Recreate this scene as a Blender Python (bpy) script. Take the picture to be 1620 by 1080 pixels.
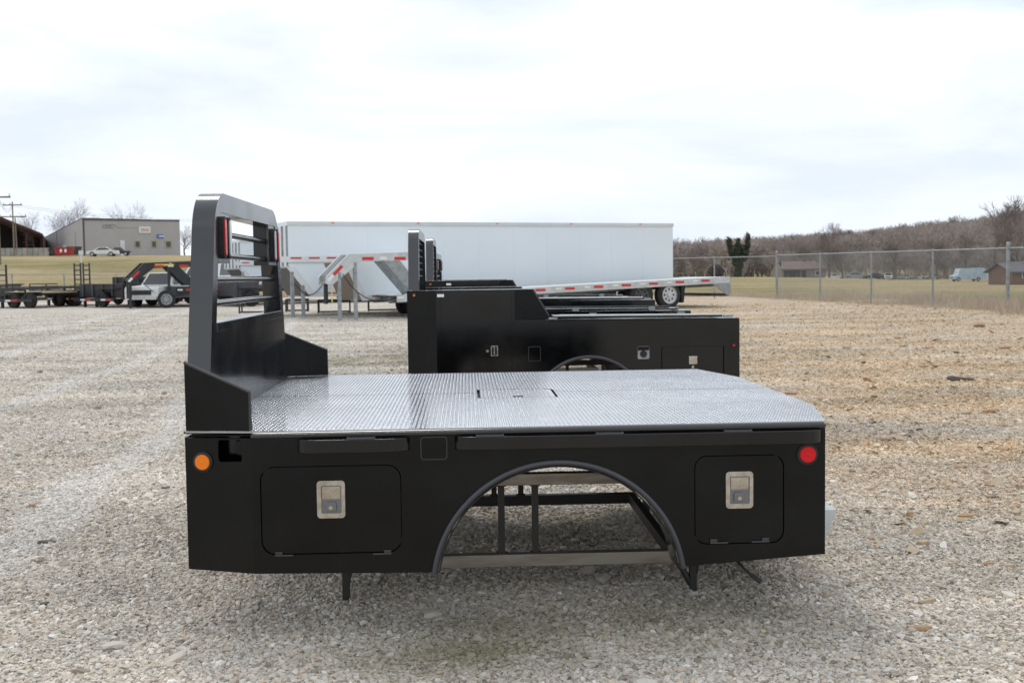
import bpy, math, random
import numpy as np
from math import sin, cos, tan, pi, radians, atan, atan2, hypot, sqrt
from mathutils import Vector, Matrix
from mathutils.geometry import tessellate_polygon
for o in list(bpy.data.objects): bpy.data.objects.remove(o)
sc = bpy.context.scene; col = sc.collection
random.seed(4); rng = np.random.default_rng(4)

# ------------------------------------------------------------------ camera
CX, CY, CZ, F, YAW, PITCH, ROLL = 1.05, -4.204, 1.3674, 1800.0, 0.0409, 0.0585, 0.0134
cd = bpy.data.cameras.new('camera'); cam = bpy.data.objects.new('camera', cd); col.objects.link(cam)
cd.sensor_width = 36; cd.lens = F/1620*36; cd.clip_start = .05; cd.clip_end = 6000
Rz = Matrix.Rotation(-YAW, 3, 'Z'); Rx = Matrix.Rotation(-PITCH, 3, 'X'); Ry = Matrix.Rotation(ROLL, 3, 'Y')
RM = Rz @ Rx @ Ry
right, fwd, up = RM @ Vector((1,0,0)), RM @ Vector((0,1,0)), RM @ Vector((0,0,1))
cam.matrix_world = Matrix(((right.x, up.x, -fwd.x, CX), (right.y, up.y, -fwd.y, CY), (right.z, up.z, -fwd.z, CZ), (0,0,0,1)))
sc.camera = cam
cd.dof.use_dof = True; cd.dof.focus_distance = 4.6; cd.dof.aperture_fstop = 9

# ------------------------------------------------------------------ world, sun, exposure
wd = bpy.data.worlds.new('World'); sc.world = wd; wd.use_nodes = True
N, Lk = wd.node_tree.nodes, wd.node_tree.links; N.clear()
SUN_EL, SUN_AZ = radians(52), radians(-12)      # azimuth from +Y towards +X
sky = N.new('ShaderNodeTexSky'); sky.sky_type = 'NISHITA'; sky.sun_disc = False
sky.sun_elevation = SUN_EL; sky.sun_rotation = SUN_AZ
tc = N.new('ShaderNodeTexCoord'); mp = N.new('ShaderNodeMapping'); mp.inputs['Scale'].default_value = (1.0, 1.0, 4.2); mp.inputs['Rotation'].default_value = (0, .12, .3)
nz = N.new('ShaderNodeTexNoise'); nz.inputs['Scale'].default_value = 2.4; nz.inputs['Detail'].default_value = 7; nz.inputs['Roughness'].default_value = .55; nz.inputs['Distortion'].default_value = .35
nz2 = N.new('ShaderNodeTexNoise'); nz2.inputs['Scale'].default_value = 3.4; nz2.inputs['Detail'].default_value = 6
Lk.new(tc.outputs['Generated'], mp.inputs[0]); Lk.new(mp.outputs[0], nz.inputs['Vector']); Lk.new(mp.outputs[0], nz2.inputs['Vector'])
cr = N.new('ShaderNodeValToRGB'); e = cr.color_ramp.elements
e[0].position = .38; e[0].color = (.64, .70, .80, 1); e[1].position = .70; e[1].color = (.97, 1.0, 1.02, 1)
m_ = e.new(.50); m_.color = (.735, .785, .85, 1)
Lk.new(nz.outputs['Fac'], cr.inputs[0])
mul = N.new('ShaderNodeVectorMath'); mul.operation = 'SCALE'; mul.inputs['Scale'].default_value = 9.8
Lk.new(cr.outputs[0], mul.inputs[0])
cm = N.new('ShaderNodeMapRange'); cm.inputs['From Min'].default_value = .28; cm.inputs['From Max'].default_value = .42; cm.inputs['To Min'].default_value = .55; cm.inputs['To Max'].default_value = 1
Lk.new(nz2.outputs['Fac'], cm.inputs[0])
mx = N.new('ShaderNodeMix'); mx.data_type = 'RGBA'
Lk.new(cm.outputs[0], mx.inputs[0]); Lk.new(sky.outputs[0], mx.inputs[6]); Lk.new(mul.outputs[0], mx.inputs[7])
bg = N.new('ShaderNodeBackground'); bg.inputs['Strength'].default_value = .105
ow = N.new('ShaderNodeOutputWorld'); Lk.new(mx.outputs[2], bg.inputs[0]); Lk.new(bg.outputs[0], ow.inputs[0])
sd = bpy.data.lights.new('sun', 'SUN'); sd.energy = 1.1; sd.angle = radians(16); sd.color = (1, .96, .9)
so = bpy.data.objects.new('sun', sd); col.objects.link(so)
sv = Vector((sin(SUN_AZ)*cos(SUN_EL), cos(SUN_AZ)*cos(SUN_EL), sin(SUN_EL)))
so.rotation_euler = (sv).to_track_quat('Z', 'Y').to_euler()
vs = sc.view_settings; vs.view_transform = 'Standard'; vs.look = 'None'; vs.gamma = 1; vs.use_curve_mapping = False; vs.exposure = 0.35

# ------------------------------------------------------------------ helpers
def tag(o, label=None, cat=None, group=None, kind=None):
    if label: o['label'] = label
    if cat: o['category'] = cat
    if group: o['group'] = group
    if kind: o['kind'] = kind
    return o
def empty(name, loc, rz=0, label=None, cat=None, group=None):
    o = bpy.data.objects.new(name, None); col.objects.link(o); o.location = loc; o.rotation_euler.z = rz; o.empty_display_size = .2
    return tag(o, label, cat, group)
def kids(o): return [c for c in bpy.data.objects if c.parent is o]
KIDS = {}
def link(o, parent):
    col.objects.link(o)
    if parent is not None: o.parent = parent; KIDS.setdefault(parent.name, []).append(o)
    return o
def copy_tree(o, parent=None):
    c = o.copy(); link(c, parent)
    for ch in list(KIDS.get(o.name, [])): copy_tree(ch, c)
    return c
class MB:
    def __init__(s): s.v = []; s.f = []
    def add(s, v, f):
        n = len(s.v); s.v += [tuple(a) for a in v]; s.f += [tuple(i+n for i in q) for q in f]; return s
    def box(s, x0, x1, y0, y1, z0, z1, M=None):
        v = [(x0,y0,z0),(x1,y0,z0),(x1,y1,z0),(x0,y1,z0),(x0,y0,z1),(x1,y0,z1),(x1,y1,z1),(x0,y1,z1)]
        if M is not None: v = [M @ Vector(a) for a in v]
        return s.add(v, [(0,3,2,1),(4,5,6,7),(0,1,5,4),(1,2,6,5),(2,3,7,6),(3,0,4,7)])
    def tube(s, p, q, r, n=8, r2=None, cap=True):
        p, q = Vector(p), Vector(q); d = (q-p)
        if d.length < 1e-6: return s
        d.normalize(); a = d.orthogonal().normalized(); b = d.cross(a); r2 = r if r2 is None else r2
        v = [p+(a*cos(t)+b*sin(t))*r for t in [2*pi*i/n for i in range(n)]] + [q+(a*cos(t)+b*sin(t))*r2 for t in [2*pi*i/n for i in range(n)]]
        f = [(i, (i+1)%n, n+(i+1)%n, n+i) for i in range(n)]
        if cap: f += [tuple(range(n))[::-1], tuple(range(n, 2*n))]
        return s.add(v, f)
    def path(s, pts, r, n=8):
        pts = [Vector(p) for p in pts]; rings = []; a = None
        for i, p in enumerate(pts):
            d = (pts[min(i+1, len(pts)-1)] - pts[max(i-1, 0)]).normalized()
            a = (d.orthogonal() if a is None else (a - d*a.dot(d))).normalized(); b = d.cross(a)
            rings.append([p+(a*cos(t)+b*sin(t))*r for t in [2*pi*k/n for k in range(n)]])
        v = [q for R_ in rings for q in R_]; f = []
        for i in range(len(pts)-1):
            f += [(i*n+k, i*n+(k+1)%n, (i+1)*n+(k+1)%n, (i+1)*n+k) for k in range(n)]
        f += [tuple(range(n))[::-1], tuple(range((len(pts)-1)*n, len(pts)*n))]
        return s.add(v, f)
    def plate(s, loops, fn, t0, t1):
        # loops: outer + holes in (u,v); fn(u,v,t) -> 3D; solid between t0 and t1
        flat = [p for l in loops for p in l]
        tris = tessellate_polygon([[Vector((p[0], p[1], 0)) for p in l] for l in loops])
        n = len(flat); v = [fn(p[0], p[1], t0) for p in flat] + [fn(p[0], p[1], t1) for p in flat]
        f = [tuple(t) for t in tris] + [tuple(i+n for i in t[::-1]) for t in tris]
        k = 0
        for l in loops:
            m = len(l); f += [(k+i, k+(i+1)%m, n+k+(i+1)%m, n+k+i) for i in range(m)]; k += m
        return s.add(v, f)
    def sweep(s, sec, pts, closed=False):
        # sec: list of rings given directly
        n = len(pts[0]); v = [q for R_ in pts for q in R_]; f = []
        m = len(pts)
        for i in range(m if closed else m-1):
            j = (i+1) % m
            f += [(i*n+k, i*n+(k+1)%n, j*n+(k+1)%n, j*n+k) for k in range(n)]
        if not closed: f += [tuple(range(n))[::-1], tuple(range((m-1)*n, m*n))]
        return s.add(v, f)
    def mesh(s, name, mat, ang=32):
        me = bpy.data.meshes.new(name); me.from_pydata([tuple(a) for a in s.v], [], s.f)
        import bmesh
        bm = bmesh.new(); bm.from_mesh(me); bmesh.ops.recalc_face_normals(bm, faces=bm.faces); bm.to_mesh(me); bm.free()
        if mat: me.materials.append(mat)
        me.polygons.foreach_set('use_smooth', [True]*len(me.polygons)); me.set_sharp_from_angle(angle=radians(ang))
        return me
    def build(s, name, mat, parent=None, bevel=0, **kw):
        o = bpy.data.objects.new(name, s.mesh(name, mat)); link(o, parent)
        if bevel:
            b = o.modifiers.new('bevel', 'BEVEL'); b.width = bevel; b.segments = 2; b.limit_method = 'ANGLE'; b.angle_limit = radians(40); b.harden_normals = True
        return tag(o, **kw)
def rr(x0, x1, y0, y1, r, n=5):
    out = []
    for cx, cy, a in ((x1-r, y0+r, -90), (x1-r, y1-r, 0), (x0+r, y1-r, 90), (x0+r, y0+r, 180)):
        out += [(cx+r*cos(radians(a+90*i/n)), cy+r*sin(radians(a+90*i/n))) for i in range(n+1)]
    return out
def circ(cx, cy, r, n=24): return [(cx+r*cos(2*pi*i/n), cy+r*sin(2*pi*i/n)) for i in range(n)]
XZ = lambda Y=0: (lambda u, v, t: (u, Y+t, v))
YZ = lambda X=0: (lambda u, v, t: (X+t, u, v))
XY = lambda Z=0: (lambda u, v, t: (u, v, Z+t))
def frandom_mesh(name, V, Fc, mat, parent=None, nper=3, **kw):
    me = bpy.data.meshes.new(name); V = np.asarray(V, dtype=np.float32); Fc = np.asarray(Fc, dtype=np.int32)
    me.vertices.add(len(V)); me.vertices.foreach_set('co', V.ravel())
    me.loops.add(Fc.size); me.loops.foreach_set('vertex_index', Fc.ravel())
    me.polygons.add(len(Fc)); me.polygons.foreach_set('loop_start', np.arange(0, Fc.size, nper, dtype=np.int32))
    me.update(calc_edges=True); me.materials.append(mat)
    o = bpy.data.objects.new(name, me); link(o, parent); return tag(o, **kw)

# ------------------------------------------------------------------ materials
def mat(name, c, rough=.5, metal=0, spec=.5, c2=None, nscale=8, namt=1, bump=0, bscale=40, coat=0, stretch=None, rough2=None, detail=6, lo=.35, hi=.65):
    m = bpy.data.materials.new(name); m.use_nodes = True; n, l = m.node_tree.nodes, m.node_tree.links; b = n['Principled BSDF']
    b.inputs['Base Color'].default_value = (*c, 1); b.inputs['Roughness'].default_value = rough; b.inputs['Metallic'].default_value = metal
    b.inputs['Specular IOR Level'].default_value = spec; b.inputs['Coat Weight'].default_value = coat; b.inputs['Coat Roughness'].default_value = .08
    t = n.new('ShaderNodeTexCoord'); src = t.outputs['Object']
    if stretch:
        mm = n.new('ShaderNodeMapping'); mm.inputs['Scale'].default_value = stretch; l.new(src, mm.inputs[0]); src = mm.outputs[0]
    if c2 is not None or rough2 is not None:
        x = n.new('ShaderNodeTexNoise'); x.inputs['Scale'].default_value = nscale; x.inputs['Detail'].default_value = detail; x.inputs['Roughness'].default_value = .6
        l.new(src, x.inputs['Vector'])
        r = n.new('ShaderNodeMapRange'); r.inputs['From Min'].default_value = lo; r.inputs['From Max'].default_value = hi; l.new(x.outputs['Fac'], r.inputs[0])
        if c2 is not None:
            k = n.new('ShaderNodeMix'); k.data_type = 'RGBA'; k.inputs[6].default_value = (*c, 1); k.inputs[7].default_value = (*c2, 1)
            l.new(r.outputs[0], k.inputs[0]); l.new(k.outputs[2], b.inputs['Base Color'])
        if rough2 is not None:
            k = n.new('ShaderNodeMapRange'); k.inputs['To Min'].default_value = rough; k.inputs['To Max'].default_value = rough2
            l.new(r.outputs[0], k.inputs[0]); l.new(k.outputs[0], b.inputs['Roughness'])
    if bump:
        x = n.new('ShaderNodeTexNoise'); x.inputs['Scale'].default_value = bscale; x.inputs['Detail'].default_value = 5; l.new(src, x.inputs['Vector'])
        k = n.new('ShaderNodeBump'); k.inputs['Strength'].default_value = 1; k.inputs['Distance'].default_value = bump
        l.new(x.outputs['Fac'], k.inputs['Height']); l.new(k.outputs[0], b.inputs['Normal'])
    return m
M = {}
M['black'] = mat('black_paint', (.0018,.0020,.0024), .08, c2=(.0034,.0036,.0040), nscale=3, rough2=.17, spec=.5, bump=.00025, bscale=2.5)
M['black_side'] = mat('black_powdercoat', (.0016,.0018,.0021), .20, c2=(.0050,.0051,.0052), nscale=3, rough2=.36, spec=.27, bump=.0004, bscale=3, lo=.4, hi=.75)
M['grey_black'] = mat('black_satin_frame_paint', (.013,.0135,.0155), .12, c2=(.019,.0195,.022), nscale=5, rough2=.20, spec=.85, bump=.00005, bscale=6)
M['rubber'] = mat('rubber', (.012,.012,.012), .8, c2=(.03,.028,.026), nscale=12)
M['deck'] = mat('treadplate_steel', (.47,.49,.52), .11, metal=.85, c2=(.34,.355,.375), nscale=1.9, rough2=.20, spec=.6, lo=.3, hi=.7)
M['lip'] = mat('arch_lip_sky_sheen', (.030,.032,.037), .33, spec=.7)  # sky highlight on the black lip put into a lighter, bluish colour
M['pocket'] = mat('stake_pocket_grey', (.055,.057,.064), .3, spec=.6)
M['pan'] = mat('latch_recess_zinc', (.20,.205,.22), .35, metal=.9)
M['chrome'] = mat('stainless', (.44,.40,.34), .20, metal=1, c2=(.56,.52,.46), nscale=30, rough2=.34, bump=.0002, bscale=80)
M['steel'] = mat('raw_steel', (.34,.31,.265), .42, metal=.5, c2=(.22,.17,.125), nscale=5, rough2=.7, stretch=(1,5,5), lo=.42, hi=.8)
M['rust'] = mat('weld_rust', (.13,.05,.018), .85, c2=(.06,.03,.015), nscale=60)
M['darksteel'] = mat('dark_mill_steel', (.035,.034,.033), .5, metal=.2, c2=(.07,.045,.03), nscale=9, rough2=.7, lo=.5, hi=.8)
M['galv'] = mat('galvanised', (.36,.38,.39), .5, metal=.45, c2=(.25,.27,.28), nscale=9, rough2=.62)
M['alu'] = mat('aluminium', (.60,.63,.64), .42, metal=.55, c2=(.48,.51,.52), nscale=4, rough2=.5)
M['alu_shade'] = mat('aluminium_in_shade', (.25,.27,.27), .55, metal=.4, c2=(.18,.19,.19), nscale=4)  # darker copy of the aluminium, shade below the trailer put into its colour
M['white'] = mat('white_sheet', (.79,.84,.87), .36, c2=(.73,.79,.83), nscale=.35, lo=.3, hi=.7, rough2=.45, bump=.0015, bscale=1.2)
M['white2'] = mat('white_paint', (.74,.75,.75), .35, c2=(.66,.67,.67), nscale=4)
M['roofw'] = mat('trailer_roof_rail', (.66,.69,.70), .5, c2=(.60,.63,.64), nscale=2)
M['red'] = mat('red_lens', (.62,.004,.010), .25, coat=.15, spec=.3); M['amber'] = mat('amber_lens', (.85,.20,.006), .25, coat=.15, spec=.3)
M['clear'] = mat('clear_lens', (.62,.64,.66), .15, coat=.6)
M['redtape'] = mat('red_reflective_tape', (.56,.03,.025), .4); M['whitetape'] = mat('white_reflective_tape', (.78,.78,.78), .4)
M['yellow'] = mat('yellow_sticker', (.72,.55,.12), .5)
M['glass'] = mat('dark_glass', (.02,.025,.03), .06, spec=.8)
M['wood'] = mat('new_timber', (.48,.40,.25), .7, c2=(.36,.28,.16), nscale=3, stretch=(1,8,8))
M['tblack'] = mat('trailer_black', (.014,.014,.016), .42, c2=(.024,.024,.026), nscale=3)
M['tgrey'] = mat('toolbox_grey', (.075,.078,.085), .5, c2=(.055,.057,.06), nscale=4)
M['carwhite'] = mat('car_white', (.68,.68,.66), .25, coat=.4); M['cardark'] = mat('car_dark', (.03,.033,.04), .25, coat=.5)
M['carsilver'] = mat('car_silver', (.30,.31,.32), .3, metal=.5, coat=.4); M['carblue'] = mat('van_pale_blue', (.33,.45,.55), .4, c2=(.5,.58,.64), nscale=1)
M['dumpred'] = mat('red_dumpster', (.42,.025,.02), .55, c2=(.30,.03,.02), nscale=2)
M['dumpgreen'] = mat('dark_dumpster', (.035,.045,.05), .6, c2=(.06,.06,.055), nscale=2)
M['conc'] = mat('concrete', (.40,.385,.35), .9, c2=(.26,.25,.22), nscale=1.2)
M['bark'] = mat('bark', (.145,.115,.092), .9, c2=(.085,.068,.056), nscale=3, stretch=(4,4,1))
M['twig'] = mat('twigs', (.30,.255,.235), .9, c2=(.22,.185,.17), nscale=1.5)
M['forest'] = mat('winter_wood', (.42,.355,.315), .95, c2=(.27,.235,.215), nscale=.05, lo=.38, hi=.62)  # distance haze put into the colour by lightening it
M['ever'] = mat('evergreen', (.030,.046,.024), .8, c2=(.07,.072,.04), nscale=1.4, lo=.4, hi=.75)
M['bushbrown'] = mat('bush_leaves', (.09,.065,.055), .9, c2=(.05,.045,.04), nscale=1)
M['straw'] = mat('dry_weeds', (.60,.52,.40), .9, c2=(.48,.39,.29), nscale=.8)
M['strawred'] = mat('reddish_weeds', (.48,.37,.29), .9, c2=(.55,.46,.35), nscale=1)
M['pole'] = mat('weathered_pole', (.24,.20,.16), .9, c2=(.16,.13,.10), nscale=2)
M['barnred'] = mat('barn_red', (.075,.02,.017), .8, c2=(.045,.018,.015), nscale=.6)
M['dark_in'] = mat('shaded_interior', (.02,.018,.017), .9)  # near-black, shade inside shed and porch put into the colour
M['roofbrown'] = mat('brown_roof', (.19,.125,.105), .85, c2=(.13,.09,.08), nscale=2); M['brick'] = mat('red_brick', (.22,.12,.085), .9, c2=(.17,.09,.065), nscale=2)
M['tan'] = mat('tan_wall', (.26,.22,.18), .9, c2=(.2,.17,.14), nscale=.6); M['greyroof'] = mat('grey_shingles', (.12,.12,.125), .9, c2=(.085,.085,.09), nscale=1)
M['rock'] = mat('orange_rock', (.33,.185,.095), .9, c2=(.44,.31,.19), nscale=14, bump=.004, bscale=50)
M['rockpale'] = mat('tan_rock', (.45,.36,.25), .9, c2=(.36,.27,.17), nscale=14, bump=.004, bscale=50)
M['rockgrey'] = mat('dark_rock', (.10,.085,.075), .95, c2=(.16,.14,.12), nscale=14, bump=.004, bscale=50)
M['blue'] = mat('blue_logo', (.10,.16,.42), .6); M['signred'] = mat('red_print', (.45,.05,.05), .6); M['winyel'] = mat('window_frame_tan', (.40,.36,.20), .6)
M['mark'] = mat('faded_lettering', (.24,.235,.225), .8)

def metal_wall():
    m = mat('grey_ribbed_steel_wall', (.42,.405,.40), .6, c2=(.38,.365,.36), nscale=.4); n, l = m.node_tree.nodes, m.node_tree.links
    t = n.new('ShaderNodeTexCoord'); w = n.new('ShaderNodeTexWave'); w.wave_type = 'BANDS'; w.bands_direction = 'DIAGONAL'; w.inputs['Scale'].default_value = 1.1; w.inputs['Distortion'].default_value = 0
    mm = n.new('ShaderNodeMapping'); mm.inputs['Scale'].default_value = (1, 1, 0); l.new(t.outputs['Object'], mm.inputs[0]); l.new(mm.outputs[0], w.inputs['Vector'])
    b = n.new('ShaderNodeBump'); b.inputs['Distance'].default_value = .03; b.inputs['Strength'].default_value = .6; l.new(w.outputs['Fac'], b.inputs['Height']); l.new(b.outputs[0], n['Principled BSDF'].inputs['Normal'])
    return m
M['metalwall'] = metal_wall()

def gravel_tint(n, l, pos):
    """shared large-scale colouring of the lot: 0 = grey limestone, 1 = tan earth and leaf litter"""
    sx = n.new('ShaderNodeSeparateXYZ'); l.new(pos, sx.inputs[0])
    a = n.new('ShaderNodeMapRange'); a.interpolation_type = 'SMOOTHSTEP'; a.inputs['From Min'].default_value = 1.2; a.inputs['From Max'].default_value = 6; l.new(sx.outputs[0], a.inputs[0])
    b = n.new('ShaderNodeMapRange'); b.interpolation_type = 'SMOOTHSTEP'; b.inputs['From Min'].default_value = -.5; b.inputs['From Max'].default_value = 3; l.new(sx.outputs[1], b.inputs[0])
    c = n.new('ShaderNodeMath'); c.operation = 'MULTIPLY'; l.new(a.outputs[0], c.inputs[0]); l.new(b.outputs[0], c.inputs[1])
    x = n.new('ShaderNodeTexNoise'); x.inputs['Scale'].default_value = .55; x.inputs['Detail'].default_value = 9; x.inputs['Roughness'].default_value = .68; x.inputs['Distortion'].default_value = .5
    mp_ = n.new('ShaderNodeMapping'); mp_.inputs['Scale'].default_value = (.8, 1.3, 1); l.new(pos, mp_.inputs[0]); l.new(mp_.outputs[0], x.inputs['Vector'])
    r = n.new('ShaderNodeMapRange'); r.inputs['From Min'].default_value = .36; r.inputs['From Max'].default_value = .66; l.new(x.outputs['Fac'], r.inputs[0])
    k = n.new('ShaderNodeMapRange'); k.inputs['To Min'].default_value = .22; k.inputs['To Max'].default_value = 1.15; l.new(c.outputs[0], k.inputs[0])
    o = n.new('ShaderNodeMath'); o.operation = 'MULTIPLY'; o.use_clamp = True; l.new(r.outputs[0], o.inputs[0]); l.new(k.outputs[0], o.inputs[1])
    p = n.new('ShaderNodeMath'); p.operation = 'MULTIPLY_ADD'; p.use_clamp = True; p.inputs[1].default_value = .32; l.new(c.outputs[0], p.inputs[0]); l.new(o.outputs[0], p.inputs[2])
    return p.outputs[0]
def moss_mask(n, l, pos):
    x = n.new('ShaderNodeTexNoise'); x.inputs['Scale'].default_value = 1.5; x.inputs['Detail'].default_value = 8; x.inputs['Roughness'].default_value = .75; l.new(pos, x.inputs['Vector'])
    tot = None
    for (mx_, my_, rx, ry) in ((1.48, .10, .80, .30), (-.7, 13.1, 2.0, .9), (1.1, -.15, .5, .25)):
        s = n.new('ShaderNodeVectorMath'); s.operation = 'SUBTRACT'; s.inputs[1].default_value = (mx_, my_, 0); l.new(pos, s.inputs[0])
        q = n.new('ShaderNodeVectorMath'); q.operation = 'MULTIPLY'; q.inputs[1].default_value = (1/rx, 1/ry, 0); l.new(s.outputs[0], q.inputs[0])
        d = n.new('ShaderNodeVectorMath'); d.operation = 'LENGTH'; l.new(q.outputs[0], d.inputs[0])
        r = n.new('ShaderNodeMapRange'); r.inputs['From Min'].default_value = 1.5; r.inputs['From Max'].default_value = .0; l.new(d.outputs['Value'], r.inputs[0])
        if tot is None: tot = r.outputs[0]
        else:
            a = n.new('ShaderNodeMath'); a.operation = 'MAXIMUM'; l.new(tot, a.inputs[0]); l.new(r.outputs[0], a.inputs[1]); tot = a.outputs[0]
    f = n.new('ShaderNodeMapRange'); f.inputs['From Min'].default_value = .34; f.inputs['From Max'].default_value = .54; l.new(x.outputs['Fac'], f.inputs[0])
    g_ = n.new('ShaderNodeMath'); g_.operation = 'MULTIPLY'; g_.use_clamp = True; l.new(tot, g_.inputs[0]); l.new(f.outputs[0], g_.inputs[1]); f.inputs['To Max'].default_value = .8
    return g_.outputs[0]
def ramp(n, cols):
    r = n.new('ShaderNodeValToRGB'); r.color_ramp.interpolation = 'LINEAR'; el = r.color_ramp.elements
    el[0].position = cols[0][0]; el[0].color = (*cols[0][1], 1); el[1].position = cols[-1][0]; el[1].color = (*cols[-1][1], 1)
    for p, c in cols[1:-1]: k = el.new(p); k.color = (*c, 1)
    return r
GREY = [(0,(.26,.23,.185)),(.12,(.50,.46,.395)),(.3,(.67,.63,.56)),(.48,(.54,.495,.42)),(.62,(.73,.695,.635)),(.76,(.48,.44,.385)),(.88,(.65,.55,.42)),(1,(.85,.825,.785))]
TAN = [(0,(.28,.20,.12)),(.25,(.52,.39,.25)),(.45,(.66,.51,.34)),(.65,(.72,.63,.49)),(.82,(.56,.33,.15)),(1,(.76,.64,.45))]
def gravel_mat(stone):
    m = bpy.data.materials.new('gravel_stone' if stone else 'gravel_ground'); m.use_nodes = True; n, l = m.node_tree.nodes, m.node_tree.links; b = n['Principled BSDF']
    b.inputs['Roughness'].default_value = .9; b.inputs['Specular IOR Level'].default_value = .2
    if stone:
        oi = n.new('ShaderNodeObjectInfo'); pos = oi.outputs['Location']; rnd = oi.outputs['Random']
    else:
        ge = n.new('ShaderNodeNewGeometry'); pos = ge.outputs['Position']
        v = n.new('ShaderNodeTexVoronoi'); v.inputs['Scale'].default_value = 30; v.inputs['Randomness'].default_value = 1; l.new(pos, v.inputs['Vector'])
        sp = n.new('ShaderNodeSeparateColor'); l.new(v.outputs['Color'], sp.inputs[0]); rnd = sp.outputs[0]
        # coarser clumps, read at distance
        v2 = n.new('ShaderNodeTexNoise'); v2.inputs['Scale'].default_value = 7; v2.inputs['Detail'].default_value = 8; v2.inputs['Roughness'].default_value = .8; l.new(pos, v2.inputs['Vector'])
    g1, g2 = ramp(n, GREY), ramp(n, TAN); l.new(rnd, g1.inputs[0]); l.new(rnd, g2.inputs[0])
    k = n.new('ShaderNodeMix'); k.data_type = 'RGBA'; l.new(gravel_tint(n, l, pos), k.inputs[0]); l.new(g1.outputs[0], k.inputs[6]); l.new(g2.outputs[0], k.inputs[7])
    k2 = n.new('ShaderNodeMix'); k2.data_type = 'RGBA'; l.new(moss_mask(n, l, pos), k2.inputs[0]); l.new(k.outputs[2], k2.inputs[6]); k2.inputs[7].default_value = (.215,.19,.095,1)
    outc = k2.outputs[2]
    # broad stains and drifts of fine pale dust
    st = n.new('ShaderNodeTexNoise'); st.inputs['Scale'].default_value = .9; st.inputs['Detail'].default_value = 6; st.inputs['Distortion'].default_value = .6
    sm = n.new('ShaderNodeMapping'); sm.inputs['Scale'].default_value = (.45, 1.2, 1); sm.inputs['Rotation'].default_value = (0,0,.35); l.new(pos, sm.inputs[0]); l.new(sm.outputs[0], st.inputs['Vector'])
    sr = n.new('ShaderNodeMapRange'); sr.inputs['From Min'].default_value = .35; sr.inputs['From Max'].default_value = .65; sr.inputs['To Min'].default_value = .80; sr.inputs['To Max'].default_value = 1.14; l.new(st.outputs['Fac'], sr.inputs[0])
    vm = n.new('ShaderNodeVectorMath'); vm.operation = 'SCALE'; l.new(outc, vm.inputs[0]); l.new(sr.outputs[0], vm.inputs['Scale']); outc = vm.outputs[0]
    # worn tyre tracks, a little paler
    sx = n.new('ShaderNodeSeparateXYZ'); l.new(pos, sx.inputs[0])
    wob = n.new('ShaderNodeTexNoise'); wob.inputs['Scale'].default_value = .35; wob.inputs['Detail'].default_value = 3; l.new(pos, wob.inputs['Vector'])
    ma = n.new('ShaderNodeMath'); ma.operation = 'MULTIPLY_ADD'; ma.inputs[1].default_value = 1.6; l.new(wob.outputs['Fac'], ma.inputs[0]); l.new(sx.outputs[0], ma.inputs[2])
    mb_ = n.new('ShaderNodeMath'); mb_.operation = 'MULTIPLY_ADD'; mb_.inputs[1].default_value = .09; l.new(sx.outputs[1], mb_.inputs[0]); l.new(ma.outputs[0], mb_.inputs[2])
    tot = None
    for c0 in (-.35, -2.1, -4.6, -6.4):
        d1 = n.new('ShaderNodeMath'); d1.operation = 'SUBTRACT'; d1.inputs[1].default_value = c0; l.new(mb_.outputs[0], d1.inputs[0])
        d2 = n.new('ShaderNodeMath'); d2.operation = 'ABSOLUTE'; l.new(d1.outputs[0], d2.inputs[0])
        d3 = n.new('ShaderNodeMapRange'); d3.interpolation_type = 'SMOOTHSTEP'; d3.inputs['From Min'].default_value = .26; d3.inputs['From Max'].default_value = .08; l.new(d2.outputs[0], d3.inputs[0])
        if tot is None: tot = d3.outputs[0]
        else:
            ad = n.new('ShaderNodeMath'); ad.operation = 'MAXIMUM'; l.new(tot, ad.inputs[0]); l.new(d3.outputs[0], ad.inputs[1]); tot = ad.outputs[0]
    tk = n.new('ShaderNodeMix'); tk.data_type = 'RGBA'; tf_ = n.new('ShaderNodeMath'); tf_.operation = 'MULTIPLY'; tf_.inputs[1].default_value = .34; l.new(tot, tf_.inputs[0])
    l.new(tf_.outputs[0], tk.inputs[0]); l.new(outc, tk.inputs[6]); tk.inputs[7].default_value = (.80,.78,.75,1); outc = tk.outputs[2]
    if not stone:
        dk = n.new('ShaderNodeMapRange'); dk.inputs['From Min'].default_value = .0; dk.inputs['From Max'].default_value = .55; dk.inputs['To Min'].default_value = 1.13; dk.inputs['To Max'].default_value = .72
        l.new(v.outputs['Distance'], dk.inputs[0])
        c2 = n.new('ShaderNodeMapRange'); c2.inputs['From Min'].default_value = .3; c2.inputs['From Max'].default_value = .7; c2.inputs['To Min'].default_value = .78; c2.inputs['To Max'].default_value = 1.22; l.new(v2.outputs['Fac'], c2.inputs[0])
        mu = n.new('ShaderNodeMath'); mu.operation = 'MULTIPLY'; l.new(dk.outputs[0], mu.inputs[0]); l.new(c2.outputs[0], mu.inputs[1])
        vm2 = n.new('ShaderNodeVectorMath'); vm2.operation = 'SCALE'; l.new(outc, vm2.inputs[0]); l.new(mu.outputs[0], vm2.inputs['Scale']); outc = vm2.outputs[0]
        bp = n.new('ShaderNodeBump'); bp.invert = True; bp.inputs['Distance'].default_value = .006; bp.inputs['Strength'].default_value = .7; l.new(v.outputs['Distance'], bp.inputs['Height']); l.new(bp.outputs[0], b.inputs['Normal'])
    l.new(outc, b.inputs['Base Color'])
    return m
M['gravel'] = gravel_mat(False); M['stone'] = gravel_mat(True)
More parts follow.
